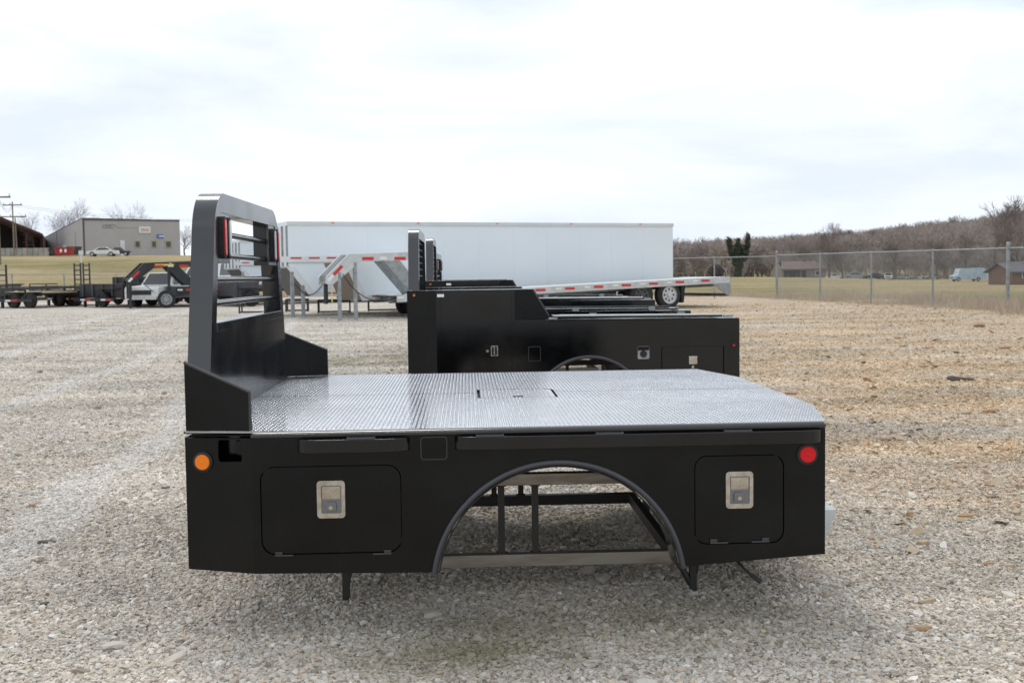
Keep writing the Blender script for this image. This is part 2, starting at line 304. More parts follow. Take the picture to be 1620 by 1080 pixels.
def grass_mat():
    m = bpy.data.materials.new('winter_grass'); m.use_nodes = True; n, l = m.node_tree.nodes, m.node_tree.links; b = n['Principled BSDF']; b.inputs['Roughness'].default_value = 1; b.inputs['Specular IOR Level'].default_value = .1
    ge = n.new('ShaderNodeNewGeometry'); x = n.new('ShaderNodeTexNoise'); x.inputs['Scale'].default_value = .045; x.inputs['Detail'].default_value = 9; x.inputs['Roughness'].default_value = .7
    l.new(ge.outputs['Position'], x.inputs['Vector']); r = ramp(n, [(.30,(.16,.155,.065)),(.45,(.275,.23,.115)),(.58,(.40,.315,.175)),(.72,(.30,.215,.13))]); l.new(x.outputs['Fac'], r.inputs[0])
    y = n.new('ShaderNodeTexNoise'); y.inputs['Scale'].default_value = 1.2; y.inputs['Detail'].default_value = 9; y.inputs['Roughness'].default_value = .8; l.new(ge.outputs['Position'], y.inputs['Vector'])
    s = n.new('ShaderNodeMapRange'); s.inputs['From Min'].default_value = .3; s.inputs['From Max'].default_value = .7; s.inputs['To Min'].default_value = .7; s.inputs['To Max'].default_value = 1.28; l.new(y.outputs['Fac'], s.inputs[0])
    v = n.new('ShaderNodeVectorMath'); v.operation = 'SCALE'; l.new(r.outputs[0], v.inputs[0]); l.new(s.outputs[0], v.inputs['Scale']); l.new(v.outputs[0], b.inputs['Base Color'])
    bp = n.new('ShaderNodeBump'); bp.inputs['Distance'].default_value = .15; l.new(y.outputs['Fac'], bp.inputs['Height']); l.new(bp.outputs[0], b.inputs['Normal'])
    return m
M['grass'] = grass_mat()

# ------------------------------------------------------------------ terrain
def interp(x, xs, ys):
    if x <= xs[0]: return ys[0]
    for i in range(1, len(xs)):
        if x <= xs[i]:
            t = (x-xs[i-1])/(xs[i]-xs[i-1]); return ys[i-1]+(ys[i]-ys[i-1])*t
    return ys[-1]
def ss(a, b, x): t = min(max((x-a)/(b-a), 0), 1); return t*t*(3-2*t)
def ground(x, y):
    dx, dy = x-CX, y-CY; D = hypot(dx, dy); az = atan2(dx, dy); u = tan(max(min(az, 1.2), -1.2))
    zl = interp(D, [0,4,47,62,85,110,150,165,260,3500], [0,0,.3,.35,1.3,2.6,4.3,4.75,5.0,5.0])
    er = interp(u, [.15,.25,.33,.41,.48,.6], [260,240,170,110,75,60])
    H = interp(u, [-.2,.18,.31,.40,.49,.7], [2,3.5,7.5,11,15.5,20])
    zr = interp(D, [0,4,47,er,er+45,300,540,700,3500], [0,0,.3,.32,-.85,-1.0,H,H,H])
    w = ss(-.14, .13, u); z = zl*(1-w)+zr*w
    if abs(az) > 1.3: z = z*(1-ss(1.3, 2.0, abs(az))) + min(z, .3)*ss(1.3, 2.0, abs(az))
    return z
def uof(px): return tan(YAW + atan((px-810)/F))
def place(px, D):
    """point on the ground straight ahead distance D, in the direction of photo column px"""
    x, y = CX+uof(px)*D, CY+D; return Vector((x, y, ground(x, y)))
def edge(az):
    u = tan(max(min(az, 1.2), -1.2)); D = interp(u, [-.5,.15,.20,.277,.36,.42,.4856,.7], [62,58,49,46,41.5,37,30,27]); return (D + 1.1*sin(az*37)+.7*sin(az*91)) / max(cos(az), .45)
azs = [radians(a) for a in np.concatenate([np.arange(-180, -32, 6), np.arange(-32, 40, .5), np.arange(40, 180, 6)])]
r_in = [.3,.7,1.2,2,3,4,5,6.5,8,10,12,15,18,22,26,30,35,40]; f_in = [r/46 for r in r_in]
r_out = [0,1.5,4,8,13,20,28,38,50,65,80,95,110,130,150,175,200,230,260,300,340,380,420,460,500,560,650,900,1500,3400]
def polar(name, mt, radii_fn, kindlabel):
    V, Fc = [], []; na = len(azs)
    for a in azs:
        R_ = radii_fn(a); nr = len(R_)
        for r in R_:
            x, y = CX+sin(a)*r, CY+cos(a)*r; V.append((x, y, ground(x, y)))
    for i in range(na):
        j = (i+1) % na
        for k in range(nr-1): Fc.append((i*nr+k, i*nr+k+1, j*nr+k+1, j*nr+k))
    me = bpy.data.meshes.new(name); me.from_pydata(V, [], Fc); me.materials.append(mt); me.polygons.foreach_set('use_smooth', [True]*len(Fc))
    o = bpy.data.objects.new(name, me); col.objects.link(o); tag(o, label=kindlabel, kind='structure'); return o
polar('gravel_lot', M['gravel'], lambda a: [.001] + [f*edge(a) for f in f_in] + [edge(a)], 'grey and tan crushed stone parking lot')
polar('grass_field', M['grass'], lambda a: [edge(a)+r for r in r_out], 'winter grass fields and hills around the lot')

# gravel stones, as real stones near the camera
def gravel_stones():
    pts, sc_ = [], []
    def scatter(d0, d1, dens, s0, s1):
        umax = .56; A = (d1**2-d0**2)/2*(2*umax); n_ = int(A*dens)
        D = np.sqrt(rng.uniform(d0**2, d1**2, n_)); u = rng.uniform(-umax+.04, umax+.04, n_)
        pts.append(np.stack([CX+u*D, CY+D, np.zeros(n_)], 1)); sc_.append(rng.lognormal(math.log((s0+s1)/2), .34, n_).clip(s0*.6, s1*2.1))
    scatter(2.6, 5.0, 10500, .0047, .0078)
    d = 5.0
    while d < 38: scatter(d, d*1.12, 9600*(5/d)**2.55, .0051*(d/5)**.22, .0083*(d/5)**.22); d *= 1.12
    scatter(3.2, 20, 26, .013, .018)
    P = np.concatenate(pts); S = np.concatenate(sc_)
    for i in range(len(P)): 
        pass
    D = np.hypot(P[:,0]-CX, P[:,1]-CY); P[:,2] = np.interp(D, [0,4,47], [0,0,.3]) + rng.uniform(-.2, .45, len(P))*S
    me = bpy.data.meshes.new('gravel_stones'); me.vertices.add(len(P)); me.vertices.foreach_set('co', P.astype(np.float32).ravel())
    at = me.attributes.new('rad', 'FLOAT', 'POINT'); at.data.foreach_set('value', S.astype(np.float32))
    me.materials.append(M['stone'])
    o = bpy.data.objects.new('gravel', me); col.objects.link(o); tag(o, label='loose crushed limestone gravel covering the lot around the flatbed', kind='stuff')
    ng = bpy.data.node_groups.new('gravel_nodes', 'GeometryNodeTree'); ng.interface.new_socket('Geometry', in_out='INPUT', socket_type='NodeSocketGeometry'); ng.interface.new_socket('Geometry', in_out='OUTPUT', socket_type='NodeSocketGeometry')
    n, l = ng.nodes, ng.links; gi, go = n.new('NodeGroupInput'), n.new('NodeGroupOutput'); iop = n.new('GeometryNodeInstanceOnPoints')
    join = n.new('GeometryNodeGeometryToInstance')
    for k in range(5):
        ico = n.new('GeometryNodeMeshIcoSphere'); ico.inputs['Subdivisions'].default_value = 2; ico.inputs['Radius'].default_value = 1
        sp = n.new('GeometryNodeSetPosition'); po = n.new('GeometryNodeInputPosition'); nt = n.new('ShaderNodeTexNoise'); nt.noise_dimensions = '4D'; nt.inputs['W'].default_value = k*7.3; nt.inputs['Scale'].default_value = .75; nt.inputs['Detail'].default_value = 2
        l.new(po.outputs[0], nt.inputs['Vector']); su = n.new('ShaderNodeVectorMath'); su.operation = 'SUBTRACT'; su.inputs[1].default_value = (.5,.5,.5); l.new(nt.outputs['Color'], su.inputs[0])
        s3 = n.new('ShaderNodeVectorMath'); s3.operation = 'SCALE'; s3.inputs['Scale'].default_value = 2.6; l.new(su.outputs[0], s3.inputs[0])
        l.new(ico.outputs['Mesh'], sp.inputs['Geometry']); l.new(s3.outputs[0], sp.inputs['Offset'])
        tr = n.new('GeometryNodeTransform'); tr.inputs['Scale'].default_value = [(1.15,.85,.6),(1,1,.65),(1.35,.8,.55),(.9,.8,.75),(1.2,1.05,.5)][k]; l.new(sp.outputs[0], tr.inputs['Geometry'])
        sm = n.new('GeometryNodeSetMaterial'); sm.inputs['Material'].default_value = M['stone']; l.new(tr.outputs[0], sm.inputs[0])
        sh = n.new('GeometryNodeSetShadeSmooth'); sh.inputs['Shade Smooth'].default_value = False; l.new(sm.outputs[0], sh.inputs[0]); l.new(sh.outputs[0], join.inputs[0])
    l.new(gi.outputs[0], iop.inputs['Points']); l.new(join.outputs[0], iop.inputs['Instance']); iop.inputs['Pick Instance'].default_value = True
    ri = n.new('FunctionNodeRandomValue'); ri.data_type = 'INT'; ri.inputs[4].default_value = 0; ri.inputs[5].default_value = 4; l.new(ri.outputs[2], iop.inputs['Instance Index'])
    rv = n.new('FunctionNodeRandomValue'); rv.data_type = 'FLOAT_VECTOR'; rv.inputs[0].default_value = (-.5,-.5,0); rv.inputs[1].default_value = (.5,.5,6.28); rv.inputs['Seed'].default_value = 3; l.new(rv.outputs[0], iop.inputs['Rotation'])
    na = n.new('GeometryNodeInputNamedAttribute'); na.data_type = 'FLOAT'; na.inputs[0].default_value = 'rad'; l.new(na.outputs[0], iop.inputs['Scale'])
    l.new(iop.outputs[0], go.inputs[0]); md = o.modifiers.new('stones', 'NODES'); md.node_group = ng
gravel_stones()

# ------------------------------------------------------------------ shared vehicle bits
def wheel(parent, x, y, z, R_=.38, w=.22, side=-1, dual=False, rimmat='galv'):
    """wheel with axle along Y; side -1 shows its face towards -Y. tyre > rim"""
    n = 28; rings = []
    prof = [(.62,-.46),(.80,-.5),(.93,-.47),(1,-.36),(1,.36),(.93,.47),(.80,.5),(.62,.46)]
    t = MB(); V = []
    for i in range(n):
        a = 2*pi*i/n; V.append([(x+R_*r*cos(a), y+w*h, z+R_*r*sin(a)) for r, h in prof])
    t.sweep(None, V, closed=True); ty = t.build('wheel', M['rubber'], parent)
    r = MB(); yy = y+side*w*.34
    r.plate([circ(x, z, R_*.62, 24)] + [circ(x+R_*.40*cos(a), z+R_*.40*sin(a), R_*.085, 8) for a in [2*pi*k/8 for k in range(8)]], XZ(yy), -.006, .012)
    r.tube((x, yy-.05 if side < 0 else yy, z), (x, yy if side < 0 else yy+.05, z), R_*.17, 12)
    for i in range(24):
        a, b2 = 2*pi*i/24, 2*pi*(i+1)/24
        r.add([(x+R_*.58*cos(a), yy, z+R_*.58*sin(a)), (x+R_*.58*cos(b2), yy, z+R_*.58*sin(b2)), (x+R_*.655*cos(b2), y+side*w*.5, z+R_*.655*sin(b2)), (x+R_*.655*cos(a), y+side*w*.5, z+R_*.655*sin(a))], [(0,1,2,3)])
    r.build('rim', M[rimmat], ty)
    d = MB(); d.tube((x, y-w*.2, z), (x, y+w*.25, z), R_*.63, 20); d.build('hub', M['tblack'], ty)
    return ty
def tapes(parent, x0, x1, step, y, z, h=.055, w=.33, white=True, skip=0):
    x = x0+skip; sgn = -1
    mr = MB().box(0, w, -.004, 0, 0, h).mesh('reflector', M['redtape']); mw = MB().box(0, w*.8, -.004, 0, 0, h*.9).mesh('reflector', M['whitetape'])
    while x < x1:
        o = bpy.data.objects.new('reflector', mr); link(o, parent); o.location = (x, y, z)
        if white:
            o = bpy.data.objects.new('reflector', mw); link(o, parent); o.location = (x-w*.85, y, z)
        x += step

# ------------------------------------------------------------------ the flatbed truck body in front
LB, LR, TB, TF, W, HD, TT = 2.513, 2.398, .254, .052, 2.39, .80, .53
def arch(cx, r0, zc, z0, n=26):
    h = z0-zc; a0 = math.asin(h/r0); return [(cx+r0*cos(t), zc+r0*sin(t)) for t in [a0+(pi-2*a0)*i/n for i in range(n+1)]]
AC, AR, AZ = 1.388, .481, .196
def side_skin(mb, Y, s, doors, holes):
    """outer skin between the bends; s=+1 grows inward for the near side"""
    ap = arch(AC, AR, AZ, .262)   # right to left
    outer = [(TB, HD-.022), (TB, .273), (AC-AR-.002, .262)] + ap[::-1][0:] + [(LR, .297), (LR, HD-.022)]
    outer[3] = (ap[-1][0], .262)
    mb.plate([outer] + doors + holes, XZ(Y), 0, .012*s)
def headboard(parent, x0, x1, ztop, z0=HD, mtl='grey_black', louvres=False, yc=W/2, lights=True):
    hb0, ht0 = .985, .750
    def half(z): return hb0+(ht0-hb0)*(z-z0)/(ztop-z0)
    def ring(off, zb, zt, rad, nn=7):
        A, B, C_ = Vector((half(zb)-off, zb)), Vector((half(zt)-off, zt)), Vector((0, zt))
        d1, d2 = (A-B).normalized(), (C_-B).normalized(); ang = d1.angle(d2); t = rad/tan(ang/2)
        p1, p2 = B+d1*t, B+d2*t; cen = B+(d1+d2).normalized()*(rad/sin(ang/2)); a1 = atan2(p1.y-cen.y, p1.x-cen.x); a2 = atan2(p2.y-cen.y, p2.x-cen.x)
        pts = [(A.x, A.y)] + [(cen.x+rad*cos(a1+(a2-a1)*k/nn), cen.y+rad*sin(a1+(a2-a1)*k/nn)) for k in range(nn+1)]
        return [(yc+a, b) for a, b in pts] + [(yc-a, b) for a, b in pts[::-1]]
    out = ring(0, z0+.002, ztop, .20, 16); inn = ring(.088, z0+.36, ztop-.082, .035, 4)
    mb = MB(); mb.plate([out, inn], YZ(0), x0, x1); f = mb.build('headboard', M[mtl], parent, bevel=.008)
    b = MB(); b.box(x0+.02, x0+.032, yc-half(z0)+.09, yc+half(z0)-.09, z0+.006, z0+.352)
    f2 = MB()
    zb = z0+.36
    rail = MB().box(x0+.033, x1+.004, yc-half(zb)+.092, yc+half(zb)-.092, z0+.355, z0+.392); rail.build('cross_rail', M[mtl], f, bevel=.003)
    for yy in (yc-.62, yc+.62): MB().box(x0+.033, x0+.075, yy-.045, yy+.045, z0+.005, z0+.353).build('stiffener', M['black'], f, bevel=.003)
    if louvres:
        z = z0+.42; me = MB().add([(0,-.72,0),(.05,-.72,.035),(.05,.72,.035),(0,.72,0),(0,-.72,-.004),(.05,-.72,.031),(.05,.72,.031),(0,.72,-.004)], [(0,1,2,3),(4,7,6,5),(0,4,5,1),(1,5,6,2),(2,6,7,3),(3,7,4,0)]).mesh('louvre', M['black'])
        while z < ztop-.12:
            o = bpy.data.objects.new('louvre', me); link(o, f); o.location = (x0+.02, yc, z); z += .058
    else:
        for z in (1.556, 1.465, 1.364, 1.266):
            hh = half(z0+z-HD)-.085; MB().tube(((x0+x1)/2+.01, yc-hh, z0+z-HD), ((x0+x1)/2+.01, yc+hh, z0+z-HD), .0135, 12).build('tube', M['grey_black'], f)
            for sgn in (-1, 1):
                MB().tube(((x0+x1)/2+.01, yc+sgn*(hh-.012), z0+z-HD), ((x0+x1)/2+.01, yc+sgn*hh, z0+z-HD), .021, 12).build('collar', M['black'], f)
    if lights:
        for sgn in (-1, 1):
            pl = MB(); ya, yb = yc+sgn*.715, yc+sgn*.485
            zl, zh = z0+.632, ztop-.075
            pl.box(x1-.016, x1-.003, min(ya, yb), max(ya, yb), zl, zh); p = pl.build('light_bracket', M['grey_black'], f, bevel=.002)
            pl = MB(); pl.box(x0+.01, x1-.017, yb-.004, yb+.004, zl, zh); pl.build('light_guard', M['black'], f)
            for yy, mm in ((yc+sgn*.665, 'red'), (yc+sgn*.57, 'clear')):
                g = MB(); g.plate([rr(yy-.027, yy+.027, zl+.018, zl+.19, .026)], YZ(0), x1-.003, x1+.016); g.build('gasket', M['rubber'], p)
                le = MB(); le.plate([rr(yy-.017, yy+.017, zl+.030, zl+.178, .0165)], YZ(0), x1+.016, x1+.021); le.build('tail_light', M[mm], p, bevel=.003)
    return f, b
def latch(parent, x, z, Y=0, s=-1, w=.104, h=.14):
    fr = MB(); fr.plate([rr(x-w/2, x+w/2, z-h/2, z+h/2, .014, 5), rr(x-w/2+.016, x+w/2-.014, z-h/2+.018, z+h/2-.018, .004, 2)], XZ(Y), -.006, 0)
    f = fr.build('latch', M['chrome'], parent, bevel=.0015)
    MB().box(x-w/2+.016, x+w/2-.014, Y-.001, Y+.003, z-h/2+.018, z+h/2-.018).build('latch_pan', M['pan'], f)
    p = MB(); p.add([(x-w/2+.019, Y-.0045, z+h/2-.022), (x+w/2-.017, Y-.0045, z+h/2-.022), (x+w/2-.017, Y-.0035, z+.006), (x-w/2+.019, Y-.0035, z+.006), (x-w/2+.019, Y-.001, z+h/2-.022), (x+w/2-.017, Y-.001, z+h/2-.022), (x+w/2-.017, Y-.001, z-.001), (x-w/2+.019, Y-.001, z-.001)],
          [(0,1,2,3),(4,7,6,5),(0,4,5,1),(1,5,6,2),(2,6,7,3),(3,7,4,0)]); p.build('paddle', M['chrome'], f, bevel=.001)
    k = MB(); k.plate([[(x-.021, z-.044), (x+.019, z-.044), (x+.019, z-.016), (x+.012, z-.009), (x-.014, z-.009), (x-.021, z-.016)]], XZ(Y), -.008, -.0015); k.build('lock_housing', M['pan'], f, bevel=.002)
    k = MB(); k.tube((x-.001, Y-.013, z-.030), (x-.001, Y-.008, z-.030), .0075, 14); k.build('lock', M['chrome'], f)
def make_flatbed(name, loc, rz, label, group):
    R = empty(name, loc, rz, label, 'truck bed', group)
    d1 = rr(.286, .800, .345, .668, .05, 6); d2 = rr(1.904, 2.238, .347, .677, .045, 6)
    gp = .0035
    g1 = rr(.286-gp, .800+gp, .345-gp, .668+gp, .052, 6); g2 = rr(1.904-gp, 2.238+gp, .347-gp, .677+gp, .047, 6)
    for near in (True, False):
        Y, s = (0, 1) if near else (W, -1)
        mb = MB(); side_skin(mb, Y, s, [g1, g2], []); sk = mb.build('side_skirt', M['black_side'], R)
        MB().box(TB, AC-AR-.01, Y+.03*s-.002, Y+.03*s+.002, .30, .76).build('box_back', M['black'], sk); MB().box(AC+AR+.01, LR, Y+.03*s-.002, Y+.03*s+.002, .31, .76).build('box_back', M['black'], sk)
        for d, lx, lz in ((d1, .543, .546), (d2, 2.0705, .549)):
            mb = MB(); mb.plate([d], XZ(Y+.0015*s), 0, .010*s); dd = mb.build('toolbox_door', M['black_side'], sk, bevel=.001)
            if near:
                latch(dd, lx, lz)
        if near:
            for hx, hz, fl in ((.366, .342, 1), (.728, .340, -1), (1.992, .352, 1), (2.149, .353, -1)):
                h = MB(); h.box(hx-.034, hx+.034, -.006, 0, hz-.004, hz+.001); h.tube((hx-.034, -.006, hz-.002), (hx+.034, -.006, hz-.002), .0035, 8)
                h.box(hx-.02*fl-.013, hx-.02*fl+.013, -.006, 0, hz+.002, hz+.013); h.build('hinge', M['grey_black'], sk)
            # square filler plate outline
            f = MB(); f.plate([rr(.877, .976, .686, .772, .012), rr(.880, .973, .689, .769, .010)], XZ(0), -.002, 0); f.build('plate_outline', M['grey_black'], sk)
            # side light
            for lx, lz, mm, rr_ in ((2.329, .679, 'red', .031),):
                light(sk, (lx, 0, lz), (0,-1,0), mm, rr_)
        # arch lip: rolled pipe
        pts = [(x, Y-.004*s, z) for x, z in arch(AC, AR-.010, AZ, .258, 44)]
        mb = MB(); mb.path(pts, .0120, 12); mb.build('wheel_arch_lip', M['lip'], R)
        pts2 = arch(AC, AR-.0245, AZ, .262, 44); rings = [[(x, Y, z), (x, Y+.16*s, z), (x*1+(AC-x)*.012, Y+.16*s, z-.004), (x+(AC-x)*.012, Y, z-.004)] for x, z in pts2]
        mb = MB(); mb.sweep(None, rings); mb.build('wheel_arch', M['black'], R)
        # front corner panel, bent in towards the cab
        yf = TF if near else W-TF
        def fc(u, v, t, Y=Y, yf=yf, s=s): return (u*TB, yf+(Y-yf)*u + t*s, v)
        zb0, zb1 = .284, .273
        hole = rr(.50, .855, .690, .772, .02, 3)
        mb = MB(); mb.plate([[(0, HD-.022), (0, zb0), (1, zb1), (1, HD-.022)], hole], fc, 0, .012)
        cp = mb.build('front_corner_panel', M['black_side'], R)
        if near:
            d = (Vector((TB, Y, 0))-Vector((0, yf, 0))).normalized(); nrm = Vector((d.y, -d.x, 0))
            light(cp, (.069, TF*(1-.069/TB), .689), nrm, 'amber', .029)
            pk = MB(); pk.box(.10, .245, .13, .134, .66, .775); pk.box(.10, .104, .04, .13, .66, .775); pk.build('filler_pocket', M['black'], cp)
            MB().tube((.205, .06, .735), (.205, .12, .745), .028, 14).build('filler_neck', M['rubber'], cp)
        # rear corner panel
        def rc(u, v, t, Y=Y, s=s): return (LR+(LB-LR)*u-t*.9, Y+s*TT*u+t*s*.2, v)
        mb = MB(); mb.plate([[(0, HD-.022), (0, .297), (1, .297), (1, HD-.022)]], rc, .001, .012); mb.build('rear_corner_panel', M['black_side'], R)
        # edge rail under the deck
        mb = MB(); yy = Y-.010*s
        mb.path([(TB+.004, yy+.014*s, HD-.012), (LR-.004, yy+.014*s, HD-.012)], .0115, 8)
        mb.box(TB, LR, min(yy+.0*s, Y+.03*s), max(yy, Y+.03*s), HD-.020, HD-.006); mb.build('edge_rail', M['grey_black'], R, bevel=.003)
        # rub rails with stake pockets
        for a, b, zz in ((.423, .838, .748), (1.003, 2.384, .749)):
            o_ = Y-.042*s; pts = []
            nn = 7
            loop = [(a, Y), (a+.018, Y-.022*s), (a+.045, Y-.036*s), (a+.085, o_), (b-.085, o_), (b-.045, Y-.036*s), (b-.018, Y-.022*s), (b, Y)]
            rings = [[(x, y, zz+.025), (x, y+.009*s, zz+.025), (x, y+.009*s, zz-.025), (x, y, zz-.025)] for x, y in loop]
            mb = MB(); mb.sweep(None, rings); mb.build('rub_rail', M['black'], R, bevel=.003)
        for x in (.66, 1.135, 1.579, 2.06):
            mb = MB(); mb.plate([rr(x-.052, x+.052, -.038, 0, .004, 2), rr(x-.044, x+.044, -.032, -.006, .003, 2)], lambda u, v, t, Y=Y, s=s: (u, Y+v*s, t), HD-.036, HD-.021)
            mb.build('stake_pocket', M['pocket'], R); MB().box(x-.050, x+.050, min(Y-.036*s, Y-.034*s), max(Y-.036*s, Y-.034*s), .776-.022, HD-.0365).build('stake_pocket_face', M['pocket'], R)
        # wing at the front corner
        def wg(u, v, t, Y=Y, yf=yf, s=s): return (.003+u*(TB-.006), yf+(Y-yf)*u + (.008+t)*s, v)
        mb = MB(); mb.plate([[(0, HD+.004), (1, HD+.004), (1, HD+.149), (0, HD+.258)]], wg, 0, .006)
        w_ = mb.build('wing', M['black_side'], R, bevel=.001)
        mb = MB(); mb.path([wg(0, HD+.258, .004), wg(1, HD+.149, .004), wg(1, HD+.006, .004)], .0065, 8); mb.build('wing_edge', M['grey_black'], w_)
        mb = MB(); mb.box(-.004, TB+.01, min(yf-.0*s, yf+.03*s), max(yf, yf+.03*s), HD-.008, HD+.002); mb.build('ledge', M['grey_black'], w_)
    # front and rear closing panels
    MB().box(-.002, .006, TF+.01, W-TF-.01, HD-.16, HD-.02).build('front_panel', M['black'], R)
    MB().box(LB-.012, LB-.002, TT+.01, W-TT-.01, HD-.30, HD-.022).build('rear_panel', M['black'], R)
    # deck plates
    ol = [(.002, TF), (TB, .004), (LR, .004), (LB, TT), (LB, 1.25), (.002, 1.25)]
    hx0, hx1, hy0, hy1 = 1.115, 1.462, 1.02, 1.40
    z0, z1 = HD-.003, HD+.003; g = .013
    A = [(.002, TF), (TB, .004), (LR, .004), (LB, TT), (LB, 1.25-g/2), (hx1+g, 1.25-g/2), (hx1+g, hy0-g), (hx0-g, hy0-g), (hx0-g, 1.25-g/2), (.002, 1.25-g/2)]
    B = [(.002, 1.25+g/2), (hx0-g, 1.25+g/2), (hx0-g, hy1+g), (hx1+g-.04, hy1+g), (hx1+g, hy1+g-.05), (hx1+g, 1.25+g/2), (LB, 1.25+g/2), (LB, W-TT), (LR, W-.004), (TB, W-.004), (.002, W-TF)]
    Hh = [(hx0, hy0), (hx1, hy0), (hx1, hy1-.05), (hx1-.04, hy1), (hx0, hy1)]
    for poly in (A, B): MB().plate([poly], XY(0), z0, z1).build('deck_plate', M['deck'], R)
    h = MB().plate([Hh], XY(0), z0, z1).build('hatch', M['deck'], R)
    MB().box(1.265, 1.315, 1.05, 1.065, z1, z1+.003).build('hatch_pull', M['darksteel'], h)
    MB().plate([[(.02, .07), (TB+.02, .03), (LR-.02, .03), (LB-.02, TT), (LB-.02, W-TT), (LR-.02, W-.03), (TB+.02, W-.03), (.02, W-.07)]], XY(0), HD-.018, HD-.014).build('deck_underside', M['rubber'], R)
    # raised treads
    def inside(x, y):
        if x < .012 or x > LB-.006 or y < .012 or y > W-.012: return False
        if x < TB and (y < TF*(1-x/TB)+.02 or y > W-(TF*(1-x/TB)+.02)): return False
        for sy in (y, W-y):
            if x > LR and sy < TT*(x-LR)/(LB-LR)+.012: return False
        if abs(y-1.25) < .009 and not (hx0 < x < hx1): return False
        if (abs(y-hy0) < .008 or abs(y-hy1) < .008) and hx0-.01 < x < hx1+.01: return False
        if (abs(x-hx0) < .010 or abs(x-hx1) < .010) and hy0-.01 < y < hy1+.01: return False
        return True
    p = .0172; V, Fc = [], []; nx, ny = int(LB/p)+1, int(W/p)+1
    for i in range(nx):
        for j in range(ny):
            x, y = (i+.5)*p, (j+.5)*p
            if not inside(x, y): continue
            a = radians(52 if (i+j) % 2 else -38) + radians(38); a = radians(90) if (i+j) % 2 == 0 else radians(0); a += radians(38)
            l_, w_ = .0088, .0029; ca, sa = cos(a), sin(a); b0 = len(V)
            for du, dv, dz in ((-l_,0,0), (-l_*.45,w_,0), (l_*.45,w_,0), (l_,0,0), (l_*.45,-w_,0), (-l_*.45,-w_,0), (-l_*.62,0,.0015), (l_*.62,0,.0015)):
                V.append((x+du*ca-dv*sa, y+du*sa+dv*ca, z1+dz-.0001))
            Fc += [(b0,b0+6,b0+1), (b0+1,b0+6,b0+7), (b0+1,b0+7,b0+2), (b0+2,b0+7,b0+3), (b0+3,b0+7,b0+4), (b0+4,b0+7,b0+5), (b0+7,b0+6,b0+5), (b0+5,b0+6,b0)]
    Fc = [f[::-1] for f in Fc]
    frandom_mesh('treads', V, Fc, M['deck'], R, kind='stuff')
    f, b = headboard(R, -.035, .055, 1.72)
    b.build('bulkhead', M['black'], f)
    # subframe under the deck
    for yy in (.42, W-.42-.06): MB().box(.1, 2.45, yy, yy+.06, .62, .72).build('frame_rail', M['black'], R)
    for k in range(6): MB().box(.25+k*.42, .31+k*.42, .06, W-.06, .721, .785).build('crossmember', M['black'], R)
    # rear step
    mb = MB(); mb.plate([[(LB-.06, .372), (LB+.075, .372), (LB+.072, .355), (LB-.002, .175), (LB-.02, .175)]], lambda u, v, t: (u, t, v), .44, W-.44); st = mb.build('rear_step', M['alu'], R, bevel=.003)
    MB().box(LB-.10, LB-.07, .50, .56, .22, .70).build('step_arm', M['black'], st); MB().box(LB-.10, LB-.07, W-.56, W-.50, .22, .70).build('step_arm', M['black'], st)
    mb = MB(); mb.path([(2.05, .10, .34), (2.07, .08, .27), (2.10, .05, .235), (2.135, .03, .205)], .006, 8); c_ = mb.build('cable', M['rubber'], R)
    MB().tube((2.125, .035, .213), (2.16, .02, .19), .0095, 10).build('plug', M['rubber'], c_)
    return R
def light(parent, pos, nrm, mm, r):
    pos, nrm = Vector(pos), Vector(nrm)
    g = MB(); g.tube(pos+nrm*.001, pos+nrm*.007, r+.009, 26); g.tube(pos+nrm*.007, pos+nrm*.0105, r+.008, 26, r+.003); gg = g.build('light_grommet', M['rubber'], parent)
    l = MB(); l.tube(pos+nrm*.0105, pos+nrm*.014, r, 26, r*.93); l.build('lens', M[mm], gg)
    l = MB(); l.tube(pos+nrm*.014, pos+nrm*.0155, r*.2, 14, r*.12); l.build('lens_boss', M[mm], gg)
bed1 = make_flatbed('flatbed_truck_body', (0,0,0), 0, 'black steel flatbed truck body nearest the camera, with shiny treadplate deck and tall headboard', 'truck beds standing in a row')

def make_stand(name, loc, label):
    R = empty(name, loc, 0, label, 'stand', 'steel stands under the truck beds')
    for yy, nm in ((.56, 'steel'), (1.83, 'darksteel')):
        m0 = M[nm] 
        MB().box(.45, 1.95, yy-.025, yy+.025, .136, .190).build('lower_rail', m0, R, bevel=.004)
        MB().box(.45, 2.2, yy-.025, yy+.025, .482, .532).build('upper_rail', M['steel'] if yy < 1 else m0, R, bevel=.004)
        for x in (.6, 1.19, 1.333):
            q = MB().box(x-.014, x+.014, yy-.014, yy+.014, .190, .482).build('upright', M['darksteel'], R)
            for zz in (.190, .480): MB().tube((x, yy, zz-.003), (x, yy, zz+.006), .024, 10).build('weld', M['rust'], q)
        for x in (.53, 2.005):
            MB().box(x-.015, x+.015, yy-.015, yy+.015, 0, .482).build('leg', M['darksteel'], R, bevel=.002)
            MB().add([(x+.018, yy-.01, .24), (x+.05, yy-.01, .24), (x+.018, yy-.01, .08), (x+.018, yy+.01, .24), (x+.05, yy+.01, .24), (x+.018, yy+.01, .08)], [(0,1,2),(3,5,4),(0,3,4,1),(1,4,5,2),(2,5,3,0)]).build('gusset', M['darksteel'], R)
    for x in (.47, 1.93):
        MB().box(x-.02, x+.02, .585, 1.805, .136, .186).build('cross_rail', M['darksteel'], R, bevel=.003)
    MB().box(2.0-.02, 2.0+.02, .585, 1.805, .486, .53).build('cross_rail', M['darksteel'], R)
    for yy in (.56, 1.83): MB().tube((1.93, yy, .16), (1.995, yy, .04), .014, 8).build('brace', M['darksteel'], R)
    return R
stand1 = make_stand('steel_stand', (0,0,0), 'bare brown steel tube stand carrying the nearest flatbed')

